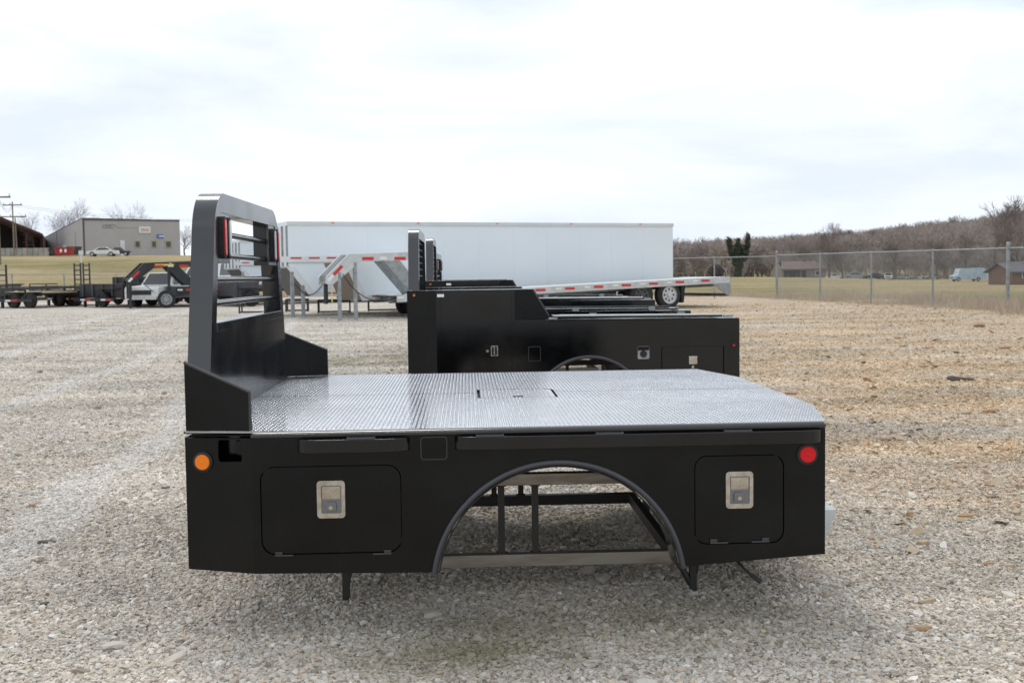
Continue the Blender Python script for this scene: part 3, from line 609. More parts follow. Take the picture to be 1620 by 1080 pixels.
# ------------------------------------------------------------------ service bodies behind
def make_service(name, loc, label, group):
    R = empty(name, loc, 0, label, 'truck bed', group)
    Lx, zt, zs = 2.69, 1.247, 1.006; SC, SR, SZ = 1.466, .477, .23
    TFx, TFy = .235, .07; BW = .42
    for near in (True, False):
        Y, s = (0, 1) if near else (W, -1)
        YB = Y+BW*s
        # main side panel
        ap = arch(SC, SR, SZ, .28)[::-1]
        outer = [(TFx, zt), (TFx, .28)] + ap + [(Lx, .28), (Lx-.002, zs-.012), (.868, zs), (.868, zt)]
        d1 = rr(.275, .835, .34, 1.215, .02, 3); d2 = rr(2.06, 2.56, .34, .766, .012, 3); gg = .007
        h1 = rr(.275-gg, .835+gg, .34-gg, 1.215+gg, .022, 3); h2 = rr(2.06-gg, 2.56+gg, .34-gg, .766+gg, .014, 3)
        mb = MB(); mb.plate([outer, h1, h2], XZ(Y), 0, .012*s); sk = mb.build('side_panel', M['black'], R)
        mb = MB(); mb.plate([d1], XZ(Y), .002*s, .010*s); dA = mb.build('door', M['black'], sk, bevel=.0015)
        mb = MB(); mb.plate([d2], XZ(Y), .002*s, .010*s); dB = mb.build('door', M['black'], sk, bevel=.0015)
        MB().box(TFx, .86, min(Y+.02*s, Y+.03*s), max(Y+.02*s, Y+.03*s), .3, 1.23).build('box_back', M['black'], sk)
        MB().box(2.0, Lx-.02, min(Y+.02*s, Y+.03*s), max(Y+.02*s, Y+.03*s), .3, .98).build('box_back', M['black'], sk)
        if near:
            MB().box(.61, .735, -.008, 0, .708, .806).build('latch_plate', M['black_side'], dA, bevel=.002)
            a = MB(); a.plate([rr(.670, .727, .716, .799, .004, 2), rr(.678, .719, .724, .791, .003, 2)], XZ(0), -.012, -.008); a.box(.693, .703, -.012, -.008, .730, .788); a.build('latch', M['chrome'], dA)
            MB().tube((.642, -.008, .757), (.642, -.014, .757), .012, 14).build('lock', M['chrome'], dA)
            MB().box(2.275, 2.345, -.016, 0, .622, .69).build('latch', M['chrome'], dB, bevel=.004)
            MB().box(2.300, 2.318, -.010, 0, .590, .612).build('lock', M['chrome'], dB)
            MB().plate([rr(1.86, 1.955, .672, .775, .008, 2), circ(1.907, .712, .030, 16)], XZ(0), -.004, 0).build('filler_plate', M['galv'], sk)
            MB().tube((1.907, -.003, .712), (1.907, .03, .712), .030, 18).build('filler_cap', M['rubber'], sk)
            MB().box(1.862, 1.953, -.006, -.004, .742, .773).build('filler_flap', M['black_side'], sk)
            MB().plate([rr(.972, 1.072, .668, .788, .014), rr(.976, 1.068, .672, .784, .012)], XZ(0), -.002, 0).build('plate_outline', M['darksteel'], sk)
            light(sk, (2.645, 0, .772), (0,-1,0), 'red', .010)
            MB().box(.245, .300, -.008, 0, 1.196, 1.220).build('reflector', M['whitetape'], sk)
            MB().box(.31, .83, -.003, 0, 1.2165, 1.2195).build('drip_edge', M['grey_black'], sk)
        # front corner panel
        yf = Y+TFy*s
        def fc(u, v, t, Y=Y, yf=yf, s=s): return (u*TFx, yf+(Y-yf)*u+t*s, v)
        mb = MB(); mb.plate([[(0, zt), (0, .30), (1, .28), (1, zt)]], fc, 0, .012); cp = mb.build('front_corner_panel', M['black_side'], R)
        if near: light(cp, (.062, TFy*(1-.062/TFx), 1.212), (-.28,-.96,0), 'amber', .009)
        # top, inner wall, slanted rear of the tall box
        q = MB(); q.plate([[(0, yf), (TFx, Y), (1.025, Y), (1.025, YB), (0, YB)]], XY(0), zt-.004, zt+.003); q.build('box_top', M['black'], R, bevel=.002)
        q = MB(); q.plate([[(.869, zs+.002), (1.145, zs+.002), (1.145, zs+.03), (1.025, zt-.006), (.869, zt-.006)]], XZ(Y), .002*s, .012*s); q.build('shoulder_panel', M['black_side'], R, bevel=.001)
        q = MB(); q.add([(1.022, Y-.004*s, zt+.004), (1.022, YB, zt+.004), (1.150, YB, zs+.03), (1.150, Y-.004*s, zs+.03), (1.012, Y-.004*s, zt-.004), (1.012, YB, zt-.004), (1.140, YB, zs+.022), (1.140, Y-.004*s, zs+.022)], [(0,1,2,3),(4,7,6,5),(0,4,5,1),(1,5,6,2),(2,6,7,3),(3,7,4,0)]); q.build('shoulder_cap', M['grey_black'], R)
        q = MB(); q.plate([[(0, .5), (.86, .5), (.90, .74), (2.02, .74), (2.06, .5), (Lx, .5), (Lx, zs-.02), (1.14, zs), (1.14, zs+.03), (1.022, zt-.006), (0, zt-.006)]], XZ(YB), -.006*s, 0); q.build('inner_wall', M['black'], R)
        q = MB(); q.box(1.15, Lx, min(Y, YB), max(Y, YB), zs-.018, zs-.012) ; q.build('box_floor', M['black'], R)
        # top lid with light edge
        q = MB(); q.plate([[(1.19, zs+.004), (Lx-.13, zs-.004), (Lx-.13, zs+.012), (1.19, zs+.022)]], XZ(0), Y+.02*s, YB-.02*s); q.build('lid', M['black'], R, bevel=.004)
        q = MB(); q.tube((1.23, Y+.012*s, zs+.027), (Lx-.14, Y+.012*s, zs+.018), .008, 8); q.build('lid_rail', M['alu' if near else 'grey_black'], R)
        for x in (1.16, Lx-.10): MB().box(x-.02, x+.05, min(Y, Y+.05*s), max(Y, Y+.05*s), zs-.006, zs+.012).build('lid_hinge', M['galv'], R)
        for x in (1.55, 2.3): MB().box(x-.03, x+.03, min(YB, YB+.03*s), max(YB, YB+.03*s), zs+.0, zs+.03).build('lid_catch', M['galv'], R)
        pts = [(x, Y-.004*s, z) for x, z in arch(SC, SR-.010, SZ, .29, 30)]
        MB().path(pts, .015, 8).build('wheel_arch_lip', M['lip'], R)
        MB().box(Lx-.012, Lx, min(Y+.013*s, YB), max(Y+.013*s, YB), .29, zs-.02).build('rear_panel', M['black'], R)
        MB().box(Lx-.005, Lx+.004, min(Y, Y+.02*s), max(Y, Y+.02*s), .30, zs-.02).build('corner_trim', M['grey_black'], R)
    MB().box(.02, Lx, BW+.01, W-BW-.01, .78, .80).build('floor', M['deck'], R)
    f, b = headboard(R, 0.0, .088, 1.766, mtl='grey_black', louvres=True, lights=False)
    b.build('bulkhead', M['black'], f)
    for yy in (.76, 1.63): MB().box(.1, Lx-.1, yy-.03, yy+.03, .69, .775).build('frame_rail', M['black'], R)
    return R
bed2 = make_service('service_truck_body', (.583, 4.95, 0), 'black service truck body with tall front box and side doors, right behind the flatbed', 'truck beds standing in a row')
st2 = copy_tree(stand1); st2.location = (.70, 4.95, 0); st2['label'] = 'steel stand under the service body, glimpsed through its wheel arch'
for c in KIDS.get(st2.name, []): pass
bed3 = copy_tree(bed2); bed3.location = (.592, 9.1, .058); bed3['label'] = 'second black service truck body, third in the row, mostly hidden by the one before it'
for c in KIDS[bed3.name]:
    if c.name.startswith('headboard'): pass
st3 = copy_tree(stand1); st3.location = (.72, 9.1, .03); st3['label'] = 'steel stand under the third truck body in the row, hidden behind two others'
bed4 = copy_tree(bed1); bed4.location = (.54, 13.3, 0); bed4.rotation_euler.z = radians(-2); bed4['label'] = 'farthest black flatbed body, only the rounded end of its headboard showing'
# support legs for the far flatbed
st4 = copy_tree(stand1); st4.location = (.54, 13.3, 0); st4.rotation_euler.z = radians(-2); st4['label'] = 'steel stand under the farthest truck bed, hidden behind three others'

# ------------------------------------------------------------------ white enclosed trailers
def white_trailer(name, p0, p1, zb, zt0, zt1, label, slant=True, wheels=True, group=None):
    """p0: front near corner, p1: rear near corner on the ground; local x along the length"""
    d = Vector((p1[0]-p0[0], p1[1]-p0[1], 0)); Lx = d.length; rz = atan2(d.y, d.x); g0 = p0[2]
    R = empty(name, (p0[0], p0[1], g0), rz, label, 'trailer', group)
    k = .70 if slant else 0
    zN = 1.44 if slant else zb
    prof = [(0, zt0), (0, zN+.05), (.12, zN)] + ([(.16, zN), (k, zb)] if slant else [(.0, zb)]) + [(Lx, zb), (Lx, zt1)]
    if not slant: prof = [(0, zt0), (0, zb), (Lx, zb), (Lx, zt1)]
    mb = MB(); mb.plate([prof], lambda u, v, t: (u, t, v), .01, 2.5); b = mb.build('body', M['white'], R)
    n = int(Lx/1.22); me = None
    for i in range(1, n):
        x = Lx*i/n; zt = zt0+(zt1-zt0)*x/Lx
        zlo = zb+.14 if x > k+.1 or not slant else zb+(zN-zb)*(1-(x-.16)/(k-.16))+.2
        MB().box(x-.02, x+.02, .005, .0095, zlo, zt-.16).build('panel_seam', M['white'], R)
    mb = MB(); mb.plate([[(-.02, zt0-.11), (Lx+.02, zt1-.11), (Lx+.02, zt1), (-.02, zt0)]], lambda u, v, t: (u, t, v), -.02, .009); mb.build('roof_rail', M['roofw'], R)
    for i in range(5):
        x = Lx*(i+.5)/5; MB().box(x-.05, x+.05, -.03, -.02, zt0+(zt1-zt0)*x/Lx-.05, zt0+(zt1-zt0)*x/Lx-.02).build('marker_light', M['amber'], R)
    mb = MB(); mb.box(k if slant else 0, Lx, -.012, .009, zb, zb+.16); mb.build('lower_rail', M['white2'], R)
    tapes(R, k+.45, Lx-.3, .62, -.012, zb+.09, .035, .30, white=False)
    # front with upright posts
    for yy in (.02, .5, 1.0, 1.5, 2.0, 2.44): MB().box(-.05, -.001, yy, yy+.06, (zN+.06) if slant else zb, zt0-.12).build('front_post', M['galv'], R)
    if slant:
        mb = MB(); mb.add([(-.06,-.03,zN+.02),(.18,-.03,zN+.02),(k+.16,-.03,zb),(k-.06,-.03,zb),(-.06,.004,zN+.02),(.18,.004,zN+.02),(k+.16,.004,zb),(k-.06,.004,zb)], [(0,1,2,3),(4,7,6,5),(0,4,5,1),(1,5,6,2),(2,6,7,3),(3,7,4,0)]); mb.build('corner_trim', M['white2'], R)
        q = MB(); q.add([(.13,.02,zN-.02),(.13,2.45,zN-.02),(k-.04,2.45,zb+.02),(k-.04,.02,zb+.02),(.145,.02,zN-.01),(.145,2.45,zN-.01),(k-.02,2.45,zb+.03),(k-.02,.02,zb+.03)], [(0,1,2,3),(4,7,6,5),(0,4,5,1),(1,5,6,2),(2,6,7,3),(3,7,4,0)]); q.build('front_slope', M['tgrey'], R)  # grey panel, shade on the white sloping front put into its colour
        MB().box(-.30, 1.62, -.05, -.012, zN+.17, zN+.34).build('neck_rail', M['white2'], R); tapes(R, .05, 1.5, .55, -.052, zN+.265, .05, .33, white=False)
        for x in (.10, .42): MB().box(x-.05, x+.05, -.03, .07, 0, zN-.1 if x < .3 else zN-.5).build('jack_leg', M['galv'], R, bevel=.01)
        mb = MB(); mb.path([(.15+.9*t, -.04, zN-.45-.35*sin(pi*t)) for t in [i/8 for i in range(9)]], .012, 6); mb.build('cable', M['rubber'], R)
    if wheels:
        for x in (Lx*.60, Lx*.60+.9, Lx*.60+1.8):
            for yy, sd_ in ((.18, -1), (2.35, 1)): wheel(R, x, yy, .40, .39, .24, sd_)
    return R
pA, pB = place(459, 33.6), place(1066, 39.4)
white_trailer('enclosed_trailer', pA, pB, .58, 2.80, 2.86, 'long white enclosed trailer filling the background behind the black truck beds', group='white enclosed trailers')
p0 = place(383, 49.5); p1 = place(760, 55)
white_trailer('enclosed_trailer', p0, p1, .62, 2.72, 2.74, 'white enclosed trailer farther off, seen through the headboard window of the flatbed', group='white enclosed trailers')
# lower white trailer whose sloped front stands under the silver gooseneck neck
p0 = place(549, 32.3); p1 = place(690, 34.9)
def low_trailer():
    d = Vector((p1[0]-p0[0], p1[1]-p0[1], 0)); Lx = d.length; R = empty('cargo_trailer', (p0[0], p0[1], p0[2]), atan2(d.y, d.x), 'low white trailer with sloping front, under the silver gooseneck neck', 'trailer')
    zb, zt = .50, 1.62
    MB().plate([[(.0, zt), (.06, zt-.08), (.62, zb), (Lx, zb), (Lx, zt)]], lambda u, v, t: (u, t, v), 0, .95).build('body', M['white'], R)
    q = MB(); q.add([(-.06,-.03,zt-.02),(.16,-.03,zt-.02),(.80,-.03,zb-.02),(.58,-.03,zb-.02),(-.06,.0,zt-.02),(.16,.0,zt-.02),(.80,.0,zb-.02),(.58,.0,zb-.02)], [(0,1,2,3),(4,7,6,5),(0,4,5,1),(1,5,6,2),(2,6,7,3),(3,7,4,0)]); q.build('corner_trim', M['white2'], R)
    q = MB(); q.add([(.0,.01,zt-.05),(.0,.95,zt-.05),(.56,.95,zb),(.56,.01,zb),(.03,.01,zt-.03),(.03,.95,zt-.03),(.6,.95,zb),(.6,.01,zb)], [(0,1,2,3),(4,7,6,5),(0,4,5,1),(1,5,6,2),(2,6,7,3),(3,7,4,0)]); q.build('front_slope', M['tan'], R)  # tan panel, the white front's shade is put into its colour
    MB().box(.8, Lx, -.012, 0, zb, zb+.15).build('lower_rail', M['white2'], R); tapes(R, .95, Lx-.3, .75, -.013, zb+.09, .035, .32, white=False)
    wheel(R, Lx-.5, .2, .36, .36, .22); wheel(R, Lx-.5, .8, .36, .36, .22, 1)
low_trailer()

# ------------------------------------------------------------------ gooseneck trailers
def gooseneck(name, pfront, ptail, label, group=None, dz0=.80, dz1=1.00, neck=2.9, neckz=1.92, mt='alu', mtd='alu_shade', frontlen=.3, beaver=2.2, wheel_x=None, tape=1.02, Rw=.40, riser='galv', legs=(.6, 1.35), arrow=False):
    """near side along local -Y; local x runs from the nose to the tail"""
    d = Vector((ptail[0]-pfront[0], ptail[1]-pfront[1], 0)); Lx = d.length
    R = empty(name, (pfront[0], pfront[1], pfront[2]), atan2(d.y, d.x), label, 'trailer', group)
    dg = ptail[2]-pfront[2]
    # deck: side rails
    xs = neck
    for yy, nm in ((0, 'side_rail'), (2.35, 'side_rail')):
        mb = MB(); mb.add([(xs, yy, dz0-.20), (Lx, yy, dz1+dg-.20), (Lx, yy+.05, dz1+dg-.20), (xs, yy+.05, dz0-.20), (xs, yy, dz0), (Lx, yy, dz1+dg), (Lx, yy+.05, dz1+dg), (xs, yy+.05, dz0)], [(0,3,2,1),(4,5,6,7),(0,1,5,4),(1,2,6,5),(2,3,7,6),(3,0,4,7)]); mb.build(nm, M[mt], R)
    mb = MB(); mb.add([(xs, .05, dz0-.03), (Lx, .05, dz1+dg-.03), (Lx, 2.35, dz1+dg-.03), (xs, 2.35, dz0-.03), (xs, .05, dz0-.005), (Lx, .05, dz1+dg-.005), (Lx, 2.35, dz1+dg-.005), (xs, 2.35, dz0-.005)], [(0,3,2,1),(4,5,6,7),(0,1,5,4),(1,2,6,5),(2,3,7,6),(3,0,4,7)]); mb.build('deck', M[mt], R)
    # main beams and scalloped crossmembers
    for yy in (.55, 1.75):
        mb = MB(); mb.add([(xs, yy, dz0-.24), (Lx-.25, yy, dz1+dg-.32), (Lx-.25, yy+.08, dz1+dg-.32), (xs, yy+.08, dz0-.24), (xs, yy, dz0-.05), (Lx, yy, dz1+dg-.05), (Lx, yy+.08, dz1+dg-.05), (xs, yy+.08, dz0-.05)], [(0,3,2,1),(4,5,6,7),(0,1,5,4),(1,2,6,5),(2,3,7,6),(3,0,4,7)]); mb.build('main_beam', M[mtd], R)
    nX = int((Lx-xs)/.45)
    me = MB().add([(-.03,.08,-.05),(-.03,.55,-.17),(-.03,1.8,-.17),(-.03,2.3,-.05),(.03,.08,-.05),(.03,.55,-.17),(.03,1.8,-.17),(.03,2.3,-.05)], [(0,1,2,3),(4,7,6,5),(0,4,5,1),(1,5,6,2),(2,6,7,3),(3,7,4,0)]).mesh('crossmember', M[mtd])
    for i in range(nX):
        x = xs+.2+i*.45; o = bpy.data.objects.new('crossmember', me); link(o, R); o.location = (x, 0, dz0+(dz1+dg-dz0)*(x-xs)/(Lx-xs)-.035)
    # tail plate
    zt = dz1+dg
    mb = MB(); mb.plate([[(Lx-.75, zt-.2), (Lx+.02, zt-.0), (Lx+.02, zt-.62), (Lx-.12, zt-.60)]], lambda u, v, t: (u, t, v), .002, .03); mb.build('tail_gusset', M[riser], R)
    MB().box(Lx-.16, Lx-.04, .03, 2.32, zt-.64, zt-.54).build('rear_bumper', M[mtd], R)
    # neck: two side channels, nose chamfer
    nz0 = neckz-.19
    for yy in (.1, .75):
        prof = [(-.95, neckz-.62), (-.30, neckz), (neck+.75, neckz+.06), (neck+.75, nz0+.02), (.05, nz0-.02), (-.80, neckz-.85), (-.95, neckz-.80)]
        MB().plate([prof], lambda u, v, t: (u, t, v), yy, yy+.10).build('neck_beam', M[mt], R, bevel=.008)
    for x in (-.9, -.2, .8, 1.8, neck+.6): MB().box(x, x+.08, .2, .75, (neckz-.7) if x < -.5 else nz0+.04, (neckz-.58) if x < -.5 else neckz-.04).build('neck_crossbar', M[mtd], R)
    for yy in (.1, .75):
        prof = [(neck-.35, nz0), (neck+.15, nz0), (neck+.95, dz0-.0), (neck+.95, dz0-.2), (neck+.68, dz0-.2)]
        MB().plate([prof], lambda u, v, t: (u, t, v), yy+.005, yy+.09).build('riser', M[riser], R)
    for x in legs:
        for yy in (.14,): MB().box(x-.045, x+.045, yy-.045, yy+.045, 0, nz0-(.30 if x < -.3 else .03)).build('jack_leg', M[mtd if mt == 'tblack' else 'galv'], R, bevel=.008)
    MB().tube((-.85, .47, neckz-.8), (-.85, .47, neckz-1.35), .06, 10).build('coupler', M['tblack'], R)
    MB().tube((-.80, .12, neckz-.80), (-.80, .12, neckz-1.30), .018, 8).build('hose', M['yellow'] if mt != 'tblack' else M['rubber'], R)
    mb = MB(); mb.path([(-.5+2.6*t, .05, neckz-.55-.75*sin(pi*t**.8)) for t in [i/12 for i in range(13)]], .012, 6); mb.build('cable', M['rubber'], R)
    # reflective tape on neck and rail
    s = MB().box(-.17, .17, -.004, 0, -.028, .028).mesh('reflector', M['redtape']); s2 = MB().box(-.10, .10, -.004, 0, -.028, .028).mesh('reflector', M['whitetape'])
    def tp(x, y, z, mesh, rot=0, sc3=(1,1,1)): o = bpy.data.objects.new('reflector', mesh); link(o, R); o.location = (x, y, z); o.rotation_euler.y = rot; o.scale = sc3
    tp(-.62, .098, neckz-.44, s, -radians(44), (1,1,1.6)); tp(-.95+.12, .098, neckz-.64, s2, -radians(44), (1,1,1.6))
    x = .25
    while x < neck+.5: tp(x, .098, neckz-.13, s, 0, (1,1,1.6)); tp(x+.45, .098, neckz-.12, s2, 0, (1,1,1.4)); x += .95
    x = xs+.5
    while x < Lx: zz = dz0+(dz1+dg-dz0)*(x-xs)/(Lx-xs); tp(x, -.002, zz-.09, s, 0, (1,1,1.3)); tp(x-.4, -.002, zz-.09, s2, 0, (1,1,1.0)); x += tape
    if arrow:
        a = MB(); a.plate([[(.1, neckz-.12), (.65, neckz-.12), (.65, neckz-.17), (.85, neckz-.085), (.65, neckz-.0), (.65, neckz-.05), (.1, neckz-.05)]], lambda u, v, t: (u, t, v), .094, .099); a.build('arrow_sticker', M['yellow'], R)
    # wheels
    wx = wheel_x if wheel_x else Lx-beaver-.4
    for x in (wx-1.05, wx):
        gz = dg*x/Lx
        for yy, sg in ((.16, -1), (2.24, 1)): wheel(R, x, yy, Rw+gz, Rw, .26, sg, rimmat='alu' if x == wx else 'tgrey')
    MB().plate([[(wx+.45, dz1+dg-.2), (wx+.62, dz1+dg-.2), (wx+.56, gz+.18), (wx+.48, gz+.18)]], lambda u, v, t: (u, t, v), .04, .34).build('mud_flap', M['rubber'], R)
    return R
pn, pt = place(573, 31.2), place(1156, 36.8)
gooseneck('gooseneck_trailer', pn, pt, 'silver aluminium gooseneck trailer with red and white reflective tape and one chromed wheel showing', neckz=1.80, dz0=.66, dz1=.98, neck=1.05, wheel_x=None, legs=(-.58, -.12), beaver=2.0, Rw=.44)

# low steel stands on the ground below the white trailers
def small_stand(px, D, w, label):
    p = place(px, D); R = empty('ground_frame', p, .1, label, 'frame', 'low steel frames on the gravel')
    for x in (0, w): MB().box(x, x+.05, 0, .05, 0, .42).build('leg', M['darksteel'], R); MB().box(x, x+.05, .9, .95, 0, .42).build('leg', M['darksteel'], R)
    MB().box(0, w+.05, .0, .05, .36, .42).build('top_rail', M['darksteel'], R); MB().box(0, w+.05, .0, .05, .02, .07).build('bottom_rail', M['darksteel'], R); MB().box(0, w+.05, .9, .95, .36, .42).build('top_rail', M['darksteel'], R)
for a in ((503, 36.5, 1.0, 'low dark steel frame on the gravel left of the silver trailer legs'), (583, 37.5, 1.1, 'low dark steel frame on the gravel just right of the silver trailer legs'), (378, 37, 1.3, 'low dark steel frame seen through the lowest gap of the headboard'), (452, 38, .7, 'low dark steel frame right beside the flatbed headboard post')):
    small_stand(*a)

# ------------------------------------------------------------------ black trailers, pickup, ramps on the left
def ladder_ramp(px, D, label):
    p = place(px, D); R = empty('loading_ramp', p+Vector((0,0,.62)), .1, label, 'ramp', 'upright ladder ramps')
    for x in (0, .24): MB().box(x, x+.05, 0, .08, 0, 1.15).build('side_rail', M['tblack'], R)
    for i in range(6): MB().box(.05, .24, .01, .07, .08+i*.19, .12+i*.19).build('rung', M['tblack'], R)
def low_bed(px0, D0, px1, D1, label, zd=.55, wood=True, wall=0, mt='tblack', wheels=2, group='black trailers parked on the left', rails=True, tapez=.36):
    a, b = place(px0, D0), place(px1, D1); d = b-a; Lx = hypot(d.x, d.y); R = empty('trailer', a, atan2(d.y, d.x), label, 'trailer', group)
    MB().box(0, Lx, 0, .08, zd-.16, zd).build('side_beam', M[mt], R); MB().box(0, Lx, 2.0, 2.08, zd-.16, zd).build('side_beam', M[mt], R)
    dk = MB().box(0, Lx, .08, 2.0, zd-.04, zd-.002)
    if wood:
        n_ = 8
        for i in range(n_): MB().box(.02, Lx-.02, .09+i*.237, .09+(i+1)*.237-.012, zd-.045, zd+.012).build('plank', M['wood'], R)
    else: dk.build('deck', M[mt], R)
    if wall:
        for yy in (0, 2.05): MB().box(.0, Lx, yy, yy+.04, zd+.001, zd+wall).build('side_wall', M[mt], R, bevel=.01)
        for x in (0, Lx-.04): MB().box(x, x+.04, .04, 2.05, zd+.001, zd+wall-.02).build('end_wall', M[mt], R)
        for i in range(int(Lx/.6)): MB().box(.2+i*.6, .28+i*.6, -.05, 0, zd-.1, zd+wall-.03).build('rib', M['tgrey'], R)
    elif rails:
        for yy in (.0, 2.04): MB().box(0, Lx, yy, yy+.04, zd+.12, zd+.17).build('top_rail', M[mt], R)
        for i in range(int(Lx/1.2)+1):
            for yy in (0, 2.04): MB().box(min(i*1.2, Lx-.05), min(i*1.2, Lx-.05)+.05, yy, yy+.04, zd, zd+.12).build('stake', M[mt], R)
    for x in (.15, Lx*.33): MB().box(x, x+.09, .05, .14, 0, zd+.05).build('jack_leg', M[mt], R)
    for k in range(wheels): 
        for yy, sg in ((-.16, -1), (2.24, 1)): wheel(R, Lx*.62+k*.85, yy, .31, .31, .2, sg, rimmat='tblack')
    MB().box(Lx*.62-.5, Lx*.62+.45+wheels*.85-.4, -.30, -.02, .72, .75).build('fender', M[mt], R)
    MB().box(.1, Lx-.1, -.36, -.28, .24, .36).build('lower_rail', M[mt], R)
    for k in range(int(Lx/1.4)): MB().box(.3+k*1.4, .36+k*1.4, -.35, 0, .30, zd-.1).build('bracket', M[mt], R)
    MB().box(.3, .8, .4, .9, zd+.02, zd+.18).build('tool_tray', M['tgrey'], R)
    tapes(R, .8, Lx*.95, 1.25, -.364, .265, .07, .34)
    return R
low_bed(-30, 47, 66, 45.6, 'long low black utility trailer with pale plank floor at the far left edge', zd=.62)
low_bed(48, 50, 130, 48, 'black utility trailer with bare plank floor just left of the ladder ramps', zd=.66)
ladder_ramp(119.5, 47, 'left one of the two upright black ladder ramps'); ladder_ramp(133.5, 47, 'right one of the two upright black ladder ramps')
low_bed(128, 46.5, 196, 45, 'black high-sided dump trailer just right of the ladder ramps', zd=.52, wood=False, wall=.40, wheels=1)
low_bed(180, 49, 246, 48, 'taller black dump trailer left of the white pickup', zd=.56, wood=False, wall=.62, wheels=2)
low_bed(-5, 58, 40, 57, 'farther black trailer behind the plank floored ones', zd=.7, wood=False)
p = place(0, 47.5); R = empty('ramp_gate', p+Vector((0,0,.62)), .1, 'upright black ramp gate at the left edge of the picture', 'gate')
for k in range(5): MB().box(-1.6, .32, 0, .05, k*.22, k*.22+.06).build('slat', M['galv' if k % 2 == 0 else 'tblack'], R)
for x in (-1.6, .28): MB().box(x, x+.07, -.01, .06, 0, 1.12).build('post', M['tblack'], R)
gooseneck('gooseneck_trailer', place(245, 44.0), place(700, 50), 'black gooseneck trailer with yellow arrow on its neck, left of the flatbed headboard', neckz=1.72, dz0=.75, dz1=.9, neck=.9, mt='tblack', mtd='tblack', riser='tblack', legs=(-.85,.62), Rw=.38, arrow=True)
p = place(282, 44.6); R = empty('toolbox', p+Vector((0,0,.42)), .3, 'grey toolbox slung below the neck of the black gooseneck trailer', 'toolbox'); MB().box(-.35, .45, 0, .5, 0, .38).build('box', M['tgrey'], R, bevel=.01); MB().box(-.36, .46, -.01, .51, .381, .41).build('lid', M['alu'], R)
p = place(265, 43.8); R = empty('spare_tyre', p, .2, 'spare tyre standing below the black gooseneck trailer', 'tyre'); wheel(R, 0, 0, .33, .34, .22)

